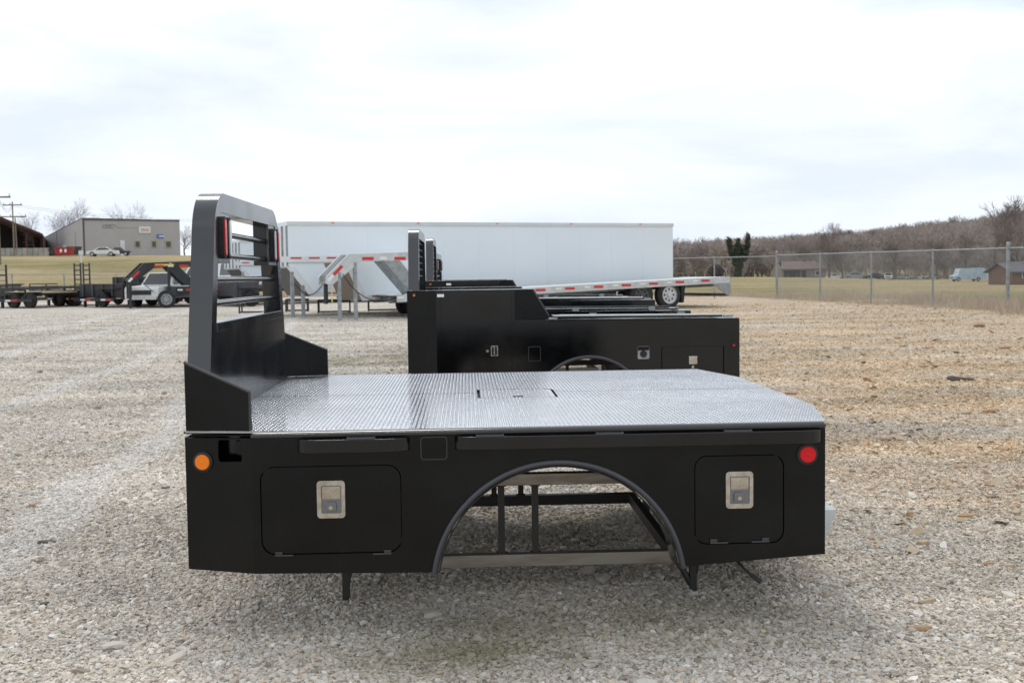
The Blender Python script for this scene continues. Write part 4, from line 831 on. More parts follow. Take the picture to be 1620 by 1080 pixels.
def vehicle(name, loc, rz, label, kind, paint, cat, group=None, s=1.0):
    R = empty(name, loc, rz, label, cat, group)
    P = {'sedan': dict(L=4.7, W=1.8, body=[(0,.35),(0,.72),(.12,.80),(1.15,.92),(1.2,.92),(3.9,.95),(4.6,.88),(4.7,.6),(4.68,.35)], cab=[(1.05,.90),(1.85,1.38),(3.1,1.40),(4.0,.95)], wh=(.85, 3.75), r=.33),
         'pickup': dict(L=5.6, W=1.95, body=[(0,.45),(0,.95),(.1,1.08),(1.5,1.15),(3.7,1.15),(5.55,1.13),(5.6,.55),(5.55,.45)], cab=[(1.45,1.13),(2.0,1.80),(3.3,1.82),(3.7,1.13)], wh=(1.0, 4.45), r=.40),
         'suv': dict(L=4.9, W=1.95, body=[(0,.40),(0,.90),(.1,1.0),(1.3,1.08),(4.8,1.10),(4.9,.9),(4.88,.40)], cab=[(1.25,1.06),(1.95,1.72),(4.4,1.74),(4.82,1.08)], wh=(.95, 3.9), r=.38),
         'van': dict(L=6.5, W=2.1, body=[(0,.42),(0,1.0),(.1,1.15),(.9,1.3),(1.3,2.6),(6.5,2.65),(6.5,.42)], cab=[(.95,1.28),(1.35,2.1),(1.7,2.1),(1.75,1.3)], wh=(1.0, 5.2), r=.38)}[kind]
    Wd = P['W']; L_ = P['L']
    body = [p for p in P['body']]
    # wheel openings
    bot = []
    for wx in sorted(P['wh'], reverse=True):
        rad = P['r']+.06; bot += [(wx+rad*cos(t), max(P['body'][0][1], P['r']+rad*sin(t)*1.0)) for t in [pi*i/8 for i in range(9)]]
    poly = body + bot
    mb = MB(); mb.plate([poly], lambda u, v, t: (u-L_/2, t, v), -Wd/2, Wd/2); b = mb.build('body', M[paint], R, bevel=.04)
    cab = P['cab']; zc = cab[0][1]
    def cabin(inset, shrink):
        v = []
        for sgn in (-1, 1):
            for (x, z) in cab: yy = sgn*(Wd/2-.06-(.16 if z > zc+.2 else 0)+inset); v.append((x-L_/2+ (shrink if x < cab[2][0] and z > zc else 0), yy, z))
        return v
    v = cabin(0, 0); n = 4
    if kind != 'van':
        mb = MB(); mb.add(v, [(0,1,2,3)[::-1], (4,5,6,7), (1,5,6,2), (0,4,5,1), (2,6,7,3)]); mb.build('cabin', M[paint], R, bevel=.03)
    # side glass, windscreen and rear glass a little proud
    def lerp(a, b, t): return Vector(a)+(Vector(b)-Vector(a))*t
    for sgn, o in ((-1, 0), (1, 4)):
        A, B, C_, D_ = [Vector(v[o+i]) for i in range(4)]
        c = (A+B+C_+D_)/4; off = Vector((0, sgn*.012, 0)); q = [c+(w-c)*.80+off for w in (A, B, C_, D_)]
        MB().add([*q, *[w-off*1.5 for w in q]], [(0,1,2,3),(4,7,6,5),(0,4,5,1),(1,5,6,2),(2,6,7,3),(3,7,4,0)]).build('side_window', M['glass'], R)
    for nm, ids, dx in (('windscreen', (0,1,5,4), -.02), ('rear_window', (3,2,6,7), .02)):
        if kind == 'van' and nm == 'rear_window': continue
        Q = [Vector(v[i]) for i in ids]; c = sum(Q, Vector())/4; q = [c+(w-c)*.86+Vector((dx, 0, .01)) for w in Q]
        MB().add([*q, *[w-Vector((dx*1.2, 0, .0)) for w in q]], [(0,1,2,3),(4,7,6,5),(0,4,5,1),(1,5,6,2),(2,6,7,3),(3,7,4,0)]).build(nm, M['glass'], R)
    for wx in P['wh']:
        for sgn in (-1, 1): wheel(R, wx-L_/2, sgn*(Wd/2-.11), P['r'], P['r'], .22, sgn, rimmat='alu')
    zf = P['body'][1][1]
    MB().box(-L_/2-.03, -L_/2+.02, -Wd*.30, Wd*.30, zf-.30, zf-.06).build('grille', M['tblack'], R, bevel=.01)
    for sgn in (-1, 1):
        MB().box(-L_/2-.02, -L_/2+.12, sgn*Wd*.39-.13, sgn*Wd*.39+.13, zf-.22, zf-.04).build('headlight', M['clear'], R, bevel=.02)
        MB().box(L_/2-.08, L_/2+.015, sgn*Wd*.42-.08, sgn*Wd*.42+.08, zf-.16, zf+.02).build('tail_light', M['red'], R)
    MB().box(-L_/2-.06, -L_/2+.02, -Wd*.46, Wd*.46, .40, .58).build('front_bumper', M['alu' if kind == 'pickup' else paint], R, bevel=.02)
    R.scale = (s, s, s)
    return R
vehicle('pickup_truck', place(270, 46.2), radians(74), 'white pickup truck facing the camera among the black trailers, with black grille', 'pickup', 'carwhite', 'pickup', s=.74)
vehicle('pickup_truck', place(340, 56), radians(75), 'white pickup seen through the headboard gap, left side', 'pickup', 'carwhite', 'pickup')
low_bed(371, 44, 412, 44.6, 'grey high-sided trailer seen between the lower headboard tubes', zd=.45, wood=False, wall=.55, mt='tgrey', wheels=1)

# ------------------------------------------------------------------ chain link fences
def fence(pts, h, label, seg_mesh=True, weights=None, name='chain_link_fence', pitch=.075, wr=.0028, thick=()):
    R = empty(name, pts[0], 0, label, 'fence'); o0 = Vector(pts[0])
    P = [Vector(p)-o0 for p in pts]
    for i, p in enumerate(P):
        r = .05 if i in thick else .032; hh = h+(.14 if i in thick else .02)
        q = MB(); q.tube(p-Vector((0,0,.2)), p+Vector((0,0,hh)), r, 10); q.tube(p+Vector((0,0,hh)), p+Vector((0,0,hh+.03)), r*1.15, 10, r*.5); q.build('post', M['galv'], R)
    for i in range(len(P)-1):
        MB().tube(P[i]+Vector((0,0,h)), P[i+1]+Vector((0,0,h)), .021, 8).build('top_rail', M['galv'], R)
    V, Fc = [], []
    for i in range(len(P)-1):
        a, b = P[i], P[i+1]; L_ = (b-a).length; n_ = int(L_/pitch)
        dirn = (b-a)/L_; nr = Vector((-dirn.y, dirn.x, 0)).normalized()
        k = int(h/pitch)
        for j in range(-k, n_+1):
            for sg in (1, -1):
                # diagonal wire from bottom at s to top at s+h (45 degrees), clipped to the bay
                s0, z0, s1, z1 = j*pitch, 0, j*pitch+h, h
                if s0 < 0: z0 = -s0; s0 = 0
                if s1 > L_: z1 = h-(s1-L_); s1 = L_
                if z1 <= z0: continue
                if sg < 0: z0, z1 = h-z0, h-z1
                pa = a+dirn*s0+Vector((0,0,z0)); pb = a+dirn*s1+Vector((0,0,z1)); w = Vector((0,0,wr)); n0 = len(V)
                V += [pa-w, pa+w, pb+w, pb-w, pa+nr*wr*1.6, pb+nr*wr*1.6]; Fc += [(n0,n0+1,n0+2),(n0,n0+2,n0+3),(n0,n0+3,n0+5),(n0,n0+5,n0+4),(n0+1,n0+4,n0+5),(n0+1,n0+5,n0+2)]
    frandom_mesh('wire_mesh', [tuple(v) for v in V], Fc, M['galv'], R, kind='stuff')
D0 = 44.6; fp = []
for i in range(0, 8):
    D = D0*(1-.0784*i); u = (.2767+.01416*i)/(1-.0784*i); x, y = CX+u*D, CY+D; fp.append((x, y, ground(x, y)))
fence(fp, 1.70, 'galvanised chain link fence running along the right side of the lot', thick=(0, 4))
lp = [Vector(fp[0])]
for px, D in ((1131, 46.5), (1030, 49), (935, 51), (845, 53)): lp.append(place(px, D))
fence(lp, 1.66, 'chain link fence along the back of the lot behind the white trailer', pitch=.15)
lp = [place(px, 61+.0*px) for px in range(-60, 440, 82)]
fence(lp, 1.25, 'distant chain link fence behind the black trailers at left', pitch=.2, wr=.004)

# ------------------------------------------------------------------ weeds and grass tufts
def blades(name, pts, hts, mt, label, w=.012, lean=.5, parent=None, kind='stuff', nb=1):
    P = np.array(pts, dtype=float); n = len(P); H = np.array(hts)
    a = rng.uniform(0, 2*pi, n); ln = rng.uniform(0, lean, n)*H; b = rng.uniform(0, 2*pi, n)
    off = np.stack([np.cos(a)*w/2, np.sin(a)*w/2, np.zeros(n)], 1); mid = P+np.stack([np.cos(b)*ln*.35, np.sin(b)*ln*.35, H*.6], 1); tip = P+np.stack([np.cos(b)*ln, np.sin(b)*ln, H], 1)
    V = np.stack([P-off, P+off, mid+off*.7, mid-off*.7, tip], 1).reshape(-1, 3); i = np.arange(n)*5
    Fc = np.concatenate([np.stack([i, i+1, i+2], 1), np.stack([i, i+2, i+3], 1), np.stack([i+3, i+2, i+4], 1)])
    return frandom_mesh(name, V, Fc, mt, parent, label=label, kind=kind)
pts, hh = [], []
for i in range(len(fp)-1):
    a, b = Vector(fp[i]), Vector(fp[i+1]); dirn = (b-a); nr = Vector((-dirn.y, dirn.x, 0)).normalized()
    for k in range(1100):
        t = random.random(); c = .5+.5*sin(i*5+t*9)+.4*sin(t*31+i); 
        if random.random() > .35+.5*c: continue
        q = a+dirn*t+nr*random.gauss(-.1, .45); pts.append((q.x, q.y, ground(q.x, q.y)-.02)); hh.append(random.uniform(.08, .42)*(.5+.6*c))
blades('weeds', pts, hh, M['straw'], 'dry straw coloured weeds along the chain link fence', w=.011, lean=.7)
pts, hh = [], []
for k in range(3600):
    cpx, cD = random.choice(((1452, 37.5), (1475, 36.0), (1600, 29.5), (1612, 30.5), (1560, 32.3), (1330, 42), (1530, 33.8)))
    q = place(cpx+random.gauss(0, 14), cD+random.gauss(0, .8)); pts.append((q.x, q.y, q.z-.02)); hh.append(abs(random.gauss(.26, .14)))
blades('brush', pts, hh, M['strawred'], 'reddish brown dead brush at the foot of the fence', w=.012, lean=.9)
pts, hh = [], []
for k in range(26000):
    az = random.uniform(-.42, .50); r = edge(az)+abs(random.gauss(0, 3.0))-.6; x, y = CX+sin(az)*r, CY+cos(az)*r
    pts.append((x, y, ground(x, y)-.02)); hh.append(random.uniform(.05, .2))
blades('grass', pts, hh, M['straw'], 'short dry grass along the edge of the gravel lot', w=.014, lean=.8)

# ------------------------------------------------------------------ single rocks on the gravel
def rock(px, py, sx, sy, sz, mt, rz, label):
    v = RM @ Vector(((px-810)/F, 1, (540-py)/F)); t = -(CZ-.02)/v.z; x, y = CX+v.x*t, CY+v.y*t
    z = ground(x, y); import bmesh
    bm = bmesh.new(); bmesh.ops.create_icosphere(bm, subdivisions=3, radius=1); rs = random.Random(int(px*7+py))
    ph = [rs.uniform(0, 6) for _ in range(6)]
    for q in bm.verts:
        c = q.co; k = 1+.16*sin(c.x*2.3+ph[0])+.13*sin(c.y*3.1+ph[1])+.08*sin(c.z*4+c.x*3+ph[2]); c.z = max(min(c.z*1.3, .72), -.72)
        q.co = Vector((math.copysign(abs(c.x)**.8, c.x)*sx*k, math.copysign(abs(c.y)**.8, c.y)*sy*k, c.z*sz*(1+.1*sin(c.x*5+ph[3]))))
    me = bpy.data.meshes.new('rock'); bm.to_mesh(me); bm.free(); me.materials.append(M[mt])
    o = bpy.data.objects.new('rock', me); col.objects.link(o); o.location = (x, y, z+sz*.55); o.rotation_euler = (rs.uniform(-.15, .15), rs.uniform(-.15, .15), rz)
    tag(o, label=label, cat='rock', group='loose rocks on the gravel')
rock(1466, 949, .045, .022, .014, 'rockpale', .6, 'flat tan rock tilted on the gravel, lower right, above the orange one')
rock(1456, 990, .050, .016, .014, 'rock', -.3, 'flat orange rock closest to the camera, at lower right')
rock(1530, 817, .060, .026, .014, 'rock', 0, 'long flat orange rock right of the little upright brown one')
rock(1440, 818, .018, .014, .026, 'rock', .3, 'small upright brown rock right of the rear step of the flatbed')
rock(1461, 860, .032, .022, .018, 'rockpale', .2, 'rounded tan rock in the middle of the right side gravel')
rock(1567, 891, .038, .018, .012, 'rock', .1, 'flat orange rock near the right edge, level with the wheel arch foot')
rock(1595, 893, .03, .018, .010, 'rockpale', .4, 'pale flat rock at the right edge beside an orange one')
rock(1518, 743, .045, .018, .014, 'rock', 0, 'brown flat rock right of the red side light of the flatbed')
rock(1520, 609, .16, .05, .035, 'rockgrey', .1, 'long dark rock on the tan ground in the upper right of the lot')
rock(1372, 609, .05, .04, .03, 'rock', .5, 'round orange rock beyond the rear corner of the flatbed')
rock(1567, 658, .09, .04, .025, 'rock', .2, 'wide orange rock near the right edge of the lot')
rock(1525, 660, .07, .04, .02, 'rockpale', .2, 'pale wide rock just left of the wide orange one')
rock(1494, 635, .05, .03, .02, 'rock', .8, 'small orange rock below the long dark rock')
rock(1318, 718, .03, .02, .015, 'rockpale', .2, 'small pale rock just right of the red side light')
rock(1608, 814, .035, .02, .02, 'rockpale', .9, 'tan rock cut by the right edge of the picture')
rock(75, 858, .05, .02, .012, 'rockgrey', .2, 'dark flat rock on the pale gravel at lower left')
rock(50, 803, .022, .018, .018, 'rock', .2, 'single orange rock on the pale gravel at left')
rock(72, 952, .02, .012, .01, 'rockgrey', .5, 'tiny dark rock on the gravel at lower left')
rock(265, 774, .04, .012, .01, 'rockgrey', .1, 'thin dark chip of rock just left of the amber light')
rock(1308, 940, .02, .014, .01, 'rockpale', .1, 'small pale rock below the rear step of the flatbed')

# leaf litter scattered over the right side
def litter():
    n = 9000; D = np.sqrt(rng.uniform(5**2, 40**2, n)); u = rng.uniform(.12, .55, n); keep = rng.random(n) < np.clip((u-.1)*3.2, .1, 1); D, u = D[keep], u[keep]; n = len(D)
    s = rng.uniform(.012, .04, n); a = rng.uniform(0, 6.28, n); z = np.interp(np.hypot(u*D, D), [0,4,47], [0,0,.3])+.018
    x, y = CX+u*D, CY+D; V = []; til = rng.uniform(-.4, .4, (n, 4))
    s[::9] *= 1.8; c = np.stack([x, y, z], 1); e1 = np.stack([np.cos(a), np.sin(a), til[:,0]], 1)*s[:,None]; e2 = np.stack([-np.sin(a), np.cos(a), til[:,1]], 1)*(s*.6)[:,None]
    V = np.stack([c-e1, c+e2, c+e1, c-e2], 1).reshape(-1, 3); V[:,2] = np.maximum(V[:,2], 0.004); i = np.arange(n)*4
    frandom_mesh('leaf_litter', V, np.concatenate([np.stack([i, i+1, i+2], 1), np.stack([i, i+2, i+3], 1)]), M['rockpale'], label='fallen orange brown leaves scattered over the right side of the lot', kind='stuff')
for k, (px, py, sx, sy, sz, mt, lb) in enumerate(((1400, 700, .05, .03, .018, 'rock', 'orange rock on the bare gravel between the red light and the long brown rock'), (1470, 560, .10, .06, .03, 'rock', 'orange clod of earth far out on the tan ground, left of the long dark rock'), (1590, 560, .11, .06, .03, 'rock', 'orange clod of earth far out at the right edge'), (1340, 560, .08, .05, .03, 'rockpale', 'pale clod beyond the corner of the service body'), (1420, 545, .12, .06, .035, 'rock', 'orange clod nearest the fence, left of centre of the right side lot'), (1548, 527, .16, .08, .05, 'rock', 'large orange clod near the fence at right'), (1462, 588, .07, .04, .02, 'rock', 'small orange stone level with the deck corner of the flatbed'), (1585, 715, .05, .03, .016, 'rock', 'orange stone at the right edge level with the red light'), (1560, 770, .035, .02, .012, 'rock', 'small orange chip above the long flat orange rock'), (1390, 858, .022, .016, .012, 'rockpale', 'small tan stone left of the rounded tan rock'), (1250, 630, .06, .03, .02, 'rock', 'orange stone seen just behind the deck edge'), (1500, 800, .02, .015, .012, 'rockpale', 'tiny tan stone above the long flat orange rock'))):
    rock(px, py, sx, sy, sz, mt, .3*k, lb)
litter()

# ------------------------------------------------------------------ trees
def grow(h, seed, levels=5, spread=.55, trunkf=.32, r0=None, nb=(3, 4), uplift=.25):
    rs = random.Random(seed); segs = []
    def br(p, d, L_, r, lv):
        n = 3 if lv > 1 else 2; q = p
        for k in range(n):
            d2 = (d+Vector((rs.gauss(0,.13), rs.gauss(0,.13), rs.gauss(0,.06)+uplift*.10))).normalized(); e = q+d2*L_/n; rr1 = r*(1-.45*k/n); rr2 = r*(1-.45*(k+1)/n)
            segs.append((q.copy(), e.copy(), rr1, rr2, lv)); q = e; d = d2
            if lv > 0 and (k > 0 or lv < levels):
                for _ in range(rs.randint(1, 2) if lv > 1 else rs.randint(*((1, 3)))):
                    a = rs.uniform(0, 2*pi); sd_ = d.orthogonal().normalized(); sd_ = Matrix.Rotation(a, 3, d) @ sd_
                    nd = (d*cos(spread*rs.uniform(.7, 1.5))+sd_*sin(spread*rs.uniform(.7, 1.5))+Vector((0,0,uplift*.3))).normalized()
                    br(e, nd, L_*rs.uniform(.52, .80), rr2*.62, lv-1)
        if lv > 0:
            for _ in range(2):
                a = rs.uniform(0, 2*pi); sd_ = Matrix.Rotation(a, 3, d) @ d.orthogonal().normalized(); nd = (d*cos(spread*.6)+sd_*sin(spread*.6)+Vector((0,0,uplift*.3))).normalized(); br(q, nd, L_*rs.uniform(.6, .8), rr2*.7, lv-1)
    br(Vector((0,0,0)), Vector((rs.gauss(0,.04), rs.gauss(0,.04), 1)).normalized(), h*trunkf, r0 or h*.022, levels)
    zm = max(s[1].z for s in segs); k = h/zm
    return [(a*k, b*k, c*k, d*k, lv) for a, b, c, d, lv in segs]
def seg_arrays(segs, n=3, rmin=0):
    V, Fc = [], []
    for a, b, r1, r2, lv in segs:
        d = (b-a).normalized(); o = d.orthogonal().normalized(); c = d.cross(o); r1, r2 = max(r1, rmin), max(r2, rmin); k = len(V)
        for i in range(n):
            t = 2*pi*i/n; V.append(a+(o*cos(t)+c*sin(t))*r1)
        for i in range(n):
            t = 2*pi*i/n; V.append(b+(o*cos(t)+c*sin(t))*r2)
        for i in range(n):
            j = (i+1) % n; Fc += [(k+i, k+j, k+n+j), (k+i, k+n+j, k+n+i)]
    return [tuple(v) for v in V], Fc
TREES = {}
def bare_tree(px, D, h, label, seed, levels=4, spread=.55, trunkf=.34, rmin=.02, group='bare winter trees', dz=0, uplift=.25, r0=None):
    p = place(px, D); R = empty('bare_tree', p+Vector((0,0,dz-.1)), random.uniform(0, 6), label, 'tree', group)
    segs = grow(h, seed, levels, spread, trunkf, uplift=uplift, r0=r0)
    v, f = seg_arrays([s for s in segs if s[4] >= levels-1], 6); frandom_mesh('trunk', v, f, M['bark'], R)
    v, f = seg_arrays([s for s in segs if s[4] < levels-1], 3, rmin); frandom_mesh('crown', v, f, M['twig'], R)
    return R
bare_tree(1571, 215, 16.5, 'tallest bare tree rising above the wooded hill near the right edge', 11, 4, .50, rmin=.028)
bare_tree(1416, 255, 10.5, 'bare tree with forked trunk behind the parked white car', 12, 4, .6, rmin=.02)
bare_tree(1313, 235, 12.5, 'bare tree with dark trunk right of the brown roofed house', 13, 4, .55, rmin=.02)
bare_tree(1335, 240, 8.5, 'smaller bare tree beside the end of the brown roofed house', 14, 4)
bare_tree(1612, 190, 11.5, 'bare tree at the right edge behind the end post of the fence', 15, 4)
bare_tree(1530, 250, 9, 'bare tree in front of the pale blue box trucks', 16, 4)
bare_tree(1100, 250, 6, 'small bare tree just right of the white trailer', 17, 4)
bare_tree(1112, 255, 5.5, 'second small bare tree right of the white trailer', 18, 4)
bare_tree(1484, 245, 10, 'slim bare tree left of the tallest tree', 19, 4)
bare_tree(1275, 250, 9.5, 'bare tree rising behind the brown roofed house', 21, 4)
for k, (px, D, h, lb) in enumerate(((1182, 470, 13, 'bare tree on the ridge just above the ivy covered tree'), (1207, 480, 12, 'bare tree on the ridge above the far utility pole'), (1322, 440, 15, 'bare tree sticking up from the ridge right of the brown roofed house'), (1392, 480, 11, 'bare tree on the ridge above the middle fence post'), (1445, 490, 12, 'bare tree on the ridge above the box trucks, left one'), (1508, 500, 13, 'bare tree on the ridge just left of the tallest tree'), (1606, 430, 10.5, 'bare tree on the ridge in the top right corner of the woods'), (1090, 460, 11, 'bare tree on the low end of the ridge next to the white trailer'))):
    bare_tree(px, D, h, lb, 70+k, 4, .5, rmin=.03, group='bare trees along the ridge')
for k, (px, h, lb) in enumerate(((60, 7.6, 'bare tree between the red shed and the grey building'), (112, 9.2, 'bare tree behind the left slope of the grey building roof'), (146, 10.6, 'bare tree just behind the peak of the grey building'), (211, 10.0, 'bare tree showing over the flat front of the grey building'), (297, 6, 'small bare tree at the right end of the grey building'))):
    bare_tree(px, 196 if k else 178, h, lb, 30+k, 4, .62 if k < 4 else .7, rmin=.006, r0=.16, group='bare trees around the grey building')
def leafy(name, p, blobs, n, mt, label, cat, size=.22, group=None, trunk=None):
    R = empty(name, p, 0, label, cat, group); V = []; Fc = []
    bl = np.array([b[:6] for b in blobs], dtype=float); wts = bl[:,3]*bl[:,4]*bl[:,5]; wts /= wts.sum(); idx = rng.choice(len(bl), n, p=wts)
    d = rng.normal(size=(n, 3)); d /= np.linalg.norm(d, axis=1)[:,None]; rad = rng.uniform(.35, 1.06, n)**.6; c = bl[idx,:3]+d*bl[idx,3:6]*rad[:,None]
    e1 = rng.normal(size=(n, 3)); e1 /= np.linalg.norm(e1, axis=1)[:,None]; e2 = np.cross(e1, d); e2 /= np.linalg.norm(e2, axis=1)[:,None]+1e-6
    s = rng.uniform(.5, 1.2, (n, 1))*size; V = np.stack([c-e1*s, c+e2*s*.6, c+e1*s, c-e2*s*.6], 1).reshape(-1, 3); i = np.arange(n)*4
    frandom_mesh('crown', V, np.concatenate([np.stack([i, i+1, i+2], 1), np.stack([i, i+2, i+3], 1)]), mt, R)
    if trunk: MB().tube((0,0,-.2), (0,0,trunk), .22, 8, .12).build('trunk', M['bark'], R)
    return R
rb = random.Random(5); IV = [(-1.0,.1,5.6,.6,.5,.7),(.9,.1,5.7,.65,.5,.8),(0,0,5.4,1.2,.5,.8),(0,0,2.6,.7,.6,.7),(0,0,3.8,1.35,.7,1.0),(-.9,0,4.8,.8,.6,.7),(1.0,0,4.8,.8,.6,.8)]
for (x0, z0, x1, z1, wd_) in ((0,.3,0,2.6,.55),(0,2.4,-1.7,5.2,.55),(-1.7,5.2,-2.0,7.6,.42),(0,2.4,0,4.4,.75),(0,4.4,-.1,7.4,.50),(0,2.4,1.6,5.0,.6),(1.6,5.0,2.1,8.4,.45)):
    for k in range(9):
        t = (k+.5)/9; IV.append((x0+(x1-x0)*t+rb.gauss(0,.14), rb.gauss(0,.2), z0+(z1-z0)*t+rb.gauss(0,.12), wd_*rb.uniform(.9,1.6), wd_*1.2, rb.uniform(.35,.8)))
leafy('ivy_tree', place(1169, 225), IV, 9500, M['ever'], 'ivy covered tree splitting into three dark green columns', 'tree', .2, trunk=3)
leafy('round_bush', place(1134, 222), [(0,0,1.2,1.6,1.4,1.35)], 3600, M['bushbrown'], 'round dark bush left of the ivy covered tree', 'bush', .15, trunk=.6)
for k, (px, D, h) in enumerate(((1107, 420, 10), (1085, 430, 9), (1135, 440, 12), (1180, 450, 10), (1255, 460, 11), (1600, 230, 5.5))):
    leafy('evergreen_tree', place(px, D), [(0,0,h*.3,h*.25,h*.25,h*.22),(0,0,h*.55,h*.2,h*.2,h*.25),(0,0,h*.8,h*.11,h*.11,h*.2)], 1500, M['ever'], ['dark cedar on the wooded hill just right of the white trailer', 'dark cedar nearest the white trailer corner', 'tall dark cedar above the round bush', 'dark cedar behind the ivy covered tree', 'dark cedar above the brown roofed house', 'dark green cedar beside the brick house at right edge'][k], 'tree', h*.03, 'cedars', trunk=h*.5)
def forest():
    protos = []
    for s in range(7):
        segs = grow(1, 50+s, 3, .50, .34, r0=.016); v, f = seg_arrays([q for q in segs if q[4] >= 2], 3); tv = []; tf = []
        for a, b, r1, r2, lv in [q for q in segs if q[4] < 2]:
            o = Vector((random.gauss(0,1), random.gauss(0,1), random.gauss(0,.5))).cross(b-a).normalized()*.0045; k = len(tv); tv += [tuple(a-o), tuple(a+o), tuple(b+o*.6), tuple(b-o*.6)]; tf += [(k,k+1,k+2),(k,k+2,k+3)]
        v = v+tv; f = f+[tuple(i+len(v)-len(tv) for i in q) for q in tf]; protos.append((np.array(v), np.array(f)))
    VV, FF, n0 = [], [], 0
    for k in range(2600):
        t = random.random(); D = 285+300*t**.8; u = random.uniform(.13, .56)
        er = interp(u, [.15,.25,.33,.41,.48,.6], [260,240,170,110,75,60])
        if random.random() < .16: D = random.uniform(max(er+70, 262), 300)
        x, y = CX+u*D, CY+D; z = ground(x, y); h = random.uniform(6.5, 12)*(1.1 if D > 520 else 1) * (.7 if D < 300 else 1)
        V, Fc = protos[k % 7]; a = random.uniform(0, 6.28); c, s = cos(a), sin(a); w = h*random.uniform(1.0, 1.35)
        q = np.stack([(V[:,0]*c-V[:,1]*s)*w+x, (V[:,0]*s+V[:,1]*c)*w+y, V[:,2]*h+z-.2], 1); VV.append(q); FF.append(Fc+n0); n0 += len(V)
    frandom_mesh('woods', np.concatenate(VV), np.concatenate(FF), M['forest'], label='leafless brown woods covering the hill behind the field', kind='stuff')
forest()

# ------------------------------------------------------------------ grey building, shed, poles, cars on the rise at left
def building():
    c = place(136, 160); e = place(289, 166); f = place(72, 205)
    R = empty('metal_building', c, 0, 'large grey metal building with white door and three small windows on its front', 'building')
    z0 = -1.0; zc = 5.1; o = c
    ex, fx = e-c, f-c; ex.z = fx.z = 0
    ze = 4.9; zf = 4.0
    A0, B0, C0 = Vector((0,0,z0)), ex+Vector((0,0,z0)), fx+Vector((0,0,z0))
    far = ex+fx
    def wall(nm, p, q, h1, h2, mt): MB().add([p, q, Vector((q.x, q.y, h2)), Vector((p.x, p.y, h1))] + [w+off for w in (p, q, Vector((q.x, q.y, h2)), Vector((p.x, p.y, h1))) for off in [Vector((p.y-q.y, q.x-p.x, 0)).normalized()*.25]], [(0,1,2,3),(4,7,6,5),(0,4,5,1),(1,5,6,2),(2,6,7,3),(3,7,4,0)]).build(nm, M[mt], R)
    wall('front_wall', A0, B0, zc, ze, 'metalwall'); wall('side_wall', C0, A0, zf, zc, 'metalwall')
    wall('back_wall', far+Vector((0,0,z0)), C0, zf, zf, 'metalwall'); wall('right_wall', B0, far+Vector((0,0,z0)), ze, zf, 'metalwall')
    MB().add([Vector((0,0,zc)), Vector((ex.x, ex.y, ze)), Vector((far.x, far.y, zf)), Vector((fx.x, fx.y, zf)), Vector((0,0,zc+.15)), Vector((ex.x, ex.y, ze+.15)), Vector((far.x, far.y, zf+.15)), Vector((fx.x, fx.y, zf+.15))], [(0,3,2,1),(4,5,6,7),(0,1,5,4),(1,2,6,5),(2,3,7,6),(3,0,4,7)]).build('roof', M['greyroof'], R)
    d = ex.normalized(); nrm = Vector((d.y, -d.x, 0)); L_ = ex.length
    def onwall(nm, s0, s1, za, zb, mt, t=.08, parent=R, t0=0.0):
        p, q = d*s0+nrm*t0, d*s1+nrm*t0; return MB().add([p+Vector((0,0,za)), q+Vector((0,0,za)), q+Vector((0,0,zb)), p+Vector((0,0,zb))] + [w+nrm*t for w in (p+Vector((0,0,za)), q+Vector((0,0,za)), q+Vector((0,0,zb)), p+Vector((0,0,zb)))], [(0,1,2,3),(4,7,6,5),(0,4,5,1),(1,5,6,2),(2,6,7,3),(3,7,4,0)]).build(nm, M[mt], parent)
    S = lambda px: (px-136)/(289-136)*L_
    Zp = lambda py: (405-py)*160/1800
    onwall('trim', 0, .25, 0, 5.05, 'greyroof', .05); onwall('eave', 0, L_, 4.92, 5.12, 'greyroof', .1)
    dr = onwall('door', S(193), S(200), 0, Zp(381), 'white2')
    onwall('door_pane', S(194.3), S(198.7), Zp(392), Zp(384), 'clear', .03, dr, .08)
    for a, b in ((216.5, 224), (243, 250), (265.5, 274)):
        w = onwall('window', S(a)-.1, S(b)+.1, Zp(391.5)-.1, Zp(382)+.1, 'winyel', .06); onwall('pane', S(a)+.05, S(b)-.05, Zp(391), Zp(382.5), 'glass', .03, w, .06)
    sg = onwall('sign', S(223), S(241.5), Zp(369), Zp(359), 'white2', .12)
    for k, (a, b, y) in enumerate(((226, 233, 362.3), (234.5, 239, 362.3), (226, 238.5, 364.8))): onwall('lettering', S(a), S(b), Zp(y+1), Zp(y), 'signred', .02, sg, .12)
    lg = onwall('logo', S(251), S(262), Zp(377.5), Zp(371), 'blue', .05); onwall('logo_stroke', S(255), S(263.5), Zp(375), Zp(373), 'white2', .03, lg, .05)
    for k in range(3):
        a = S(170+k*6); pts = [d*(a+.32*cos(t)*(1+.3*k)) + nrm*.04 + Vector((0,0,Zp(359)+.22*sin(t))) for t in [pi*1.6*i/10 for i in range(11)]]; MB().path(pts, .035, 5).build('faded_mark', M['mark'], R)
    onwall('downpipe_line', S(187), S(223), Zp(361.3), Zp(360.8), 'mark', .03)
    # side wall details
    d2 = (-fx).normalized(); n2 = Vector((d2.y, -d2.x, 0)); Ls = fx.length
    def onside(nm, t0, t1, za, zb, mt): p, q = fx*(1-t0), fx*(1-t1); MB().add([Vector((p.x,p.y,za)), Vector((q.x,q.y,za)), Vector((q.x,q.y,zb)), Vector((p.x,p.y,zb))]+[w+n2*.1 for w in (Vector((p.x,p.y,za)), Vector((q.x,q.y,za)), Vector((q.x,q.y,zb)), Vector((p.x,p.y,zb)))], [(0,1,2,3),(4,7,6,5),(0,4,5,1),(1,5,6,2),(2,6,7,3),(3,7,4,0)]).build(nm, M[mt], R)
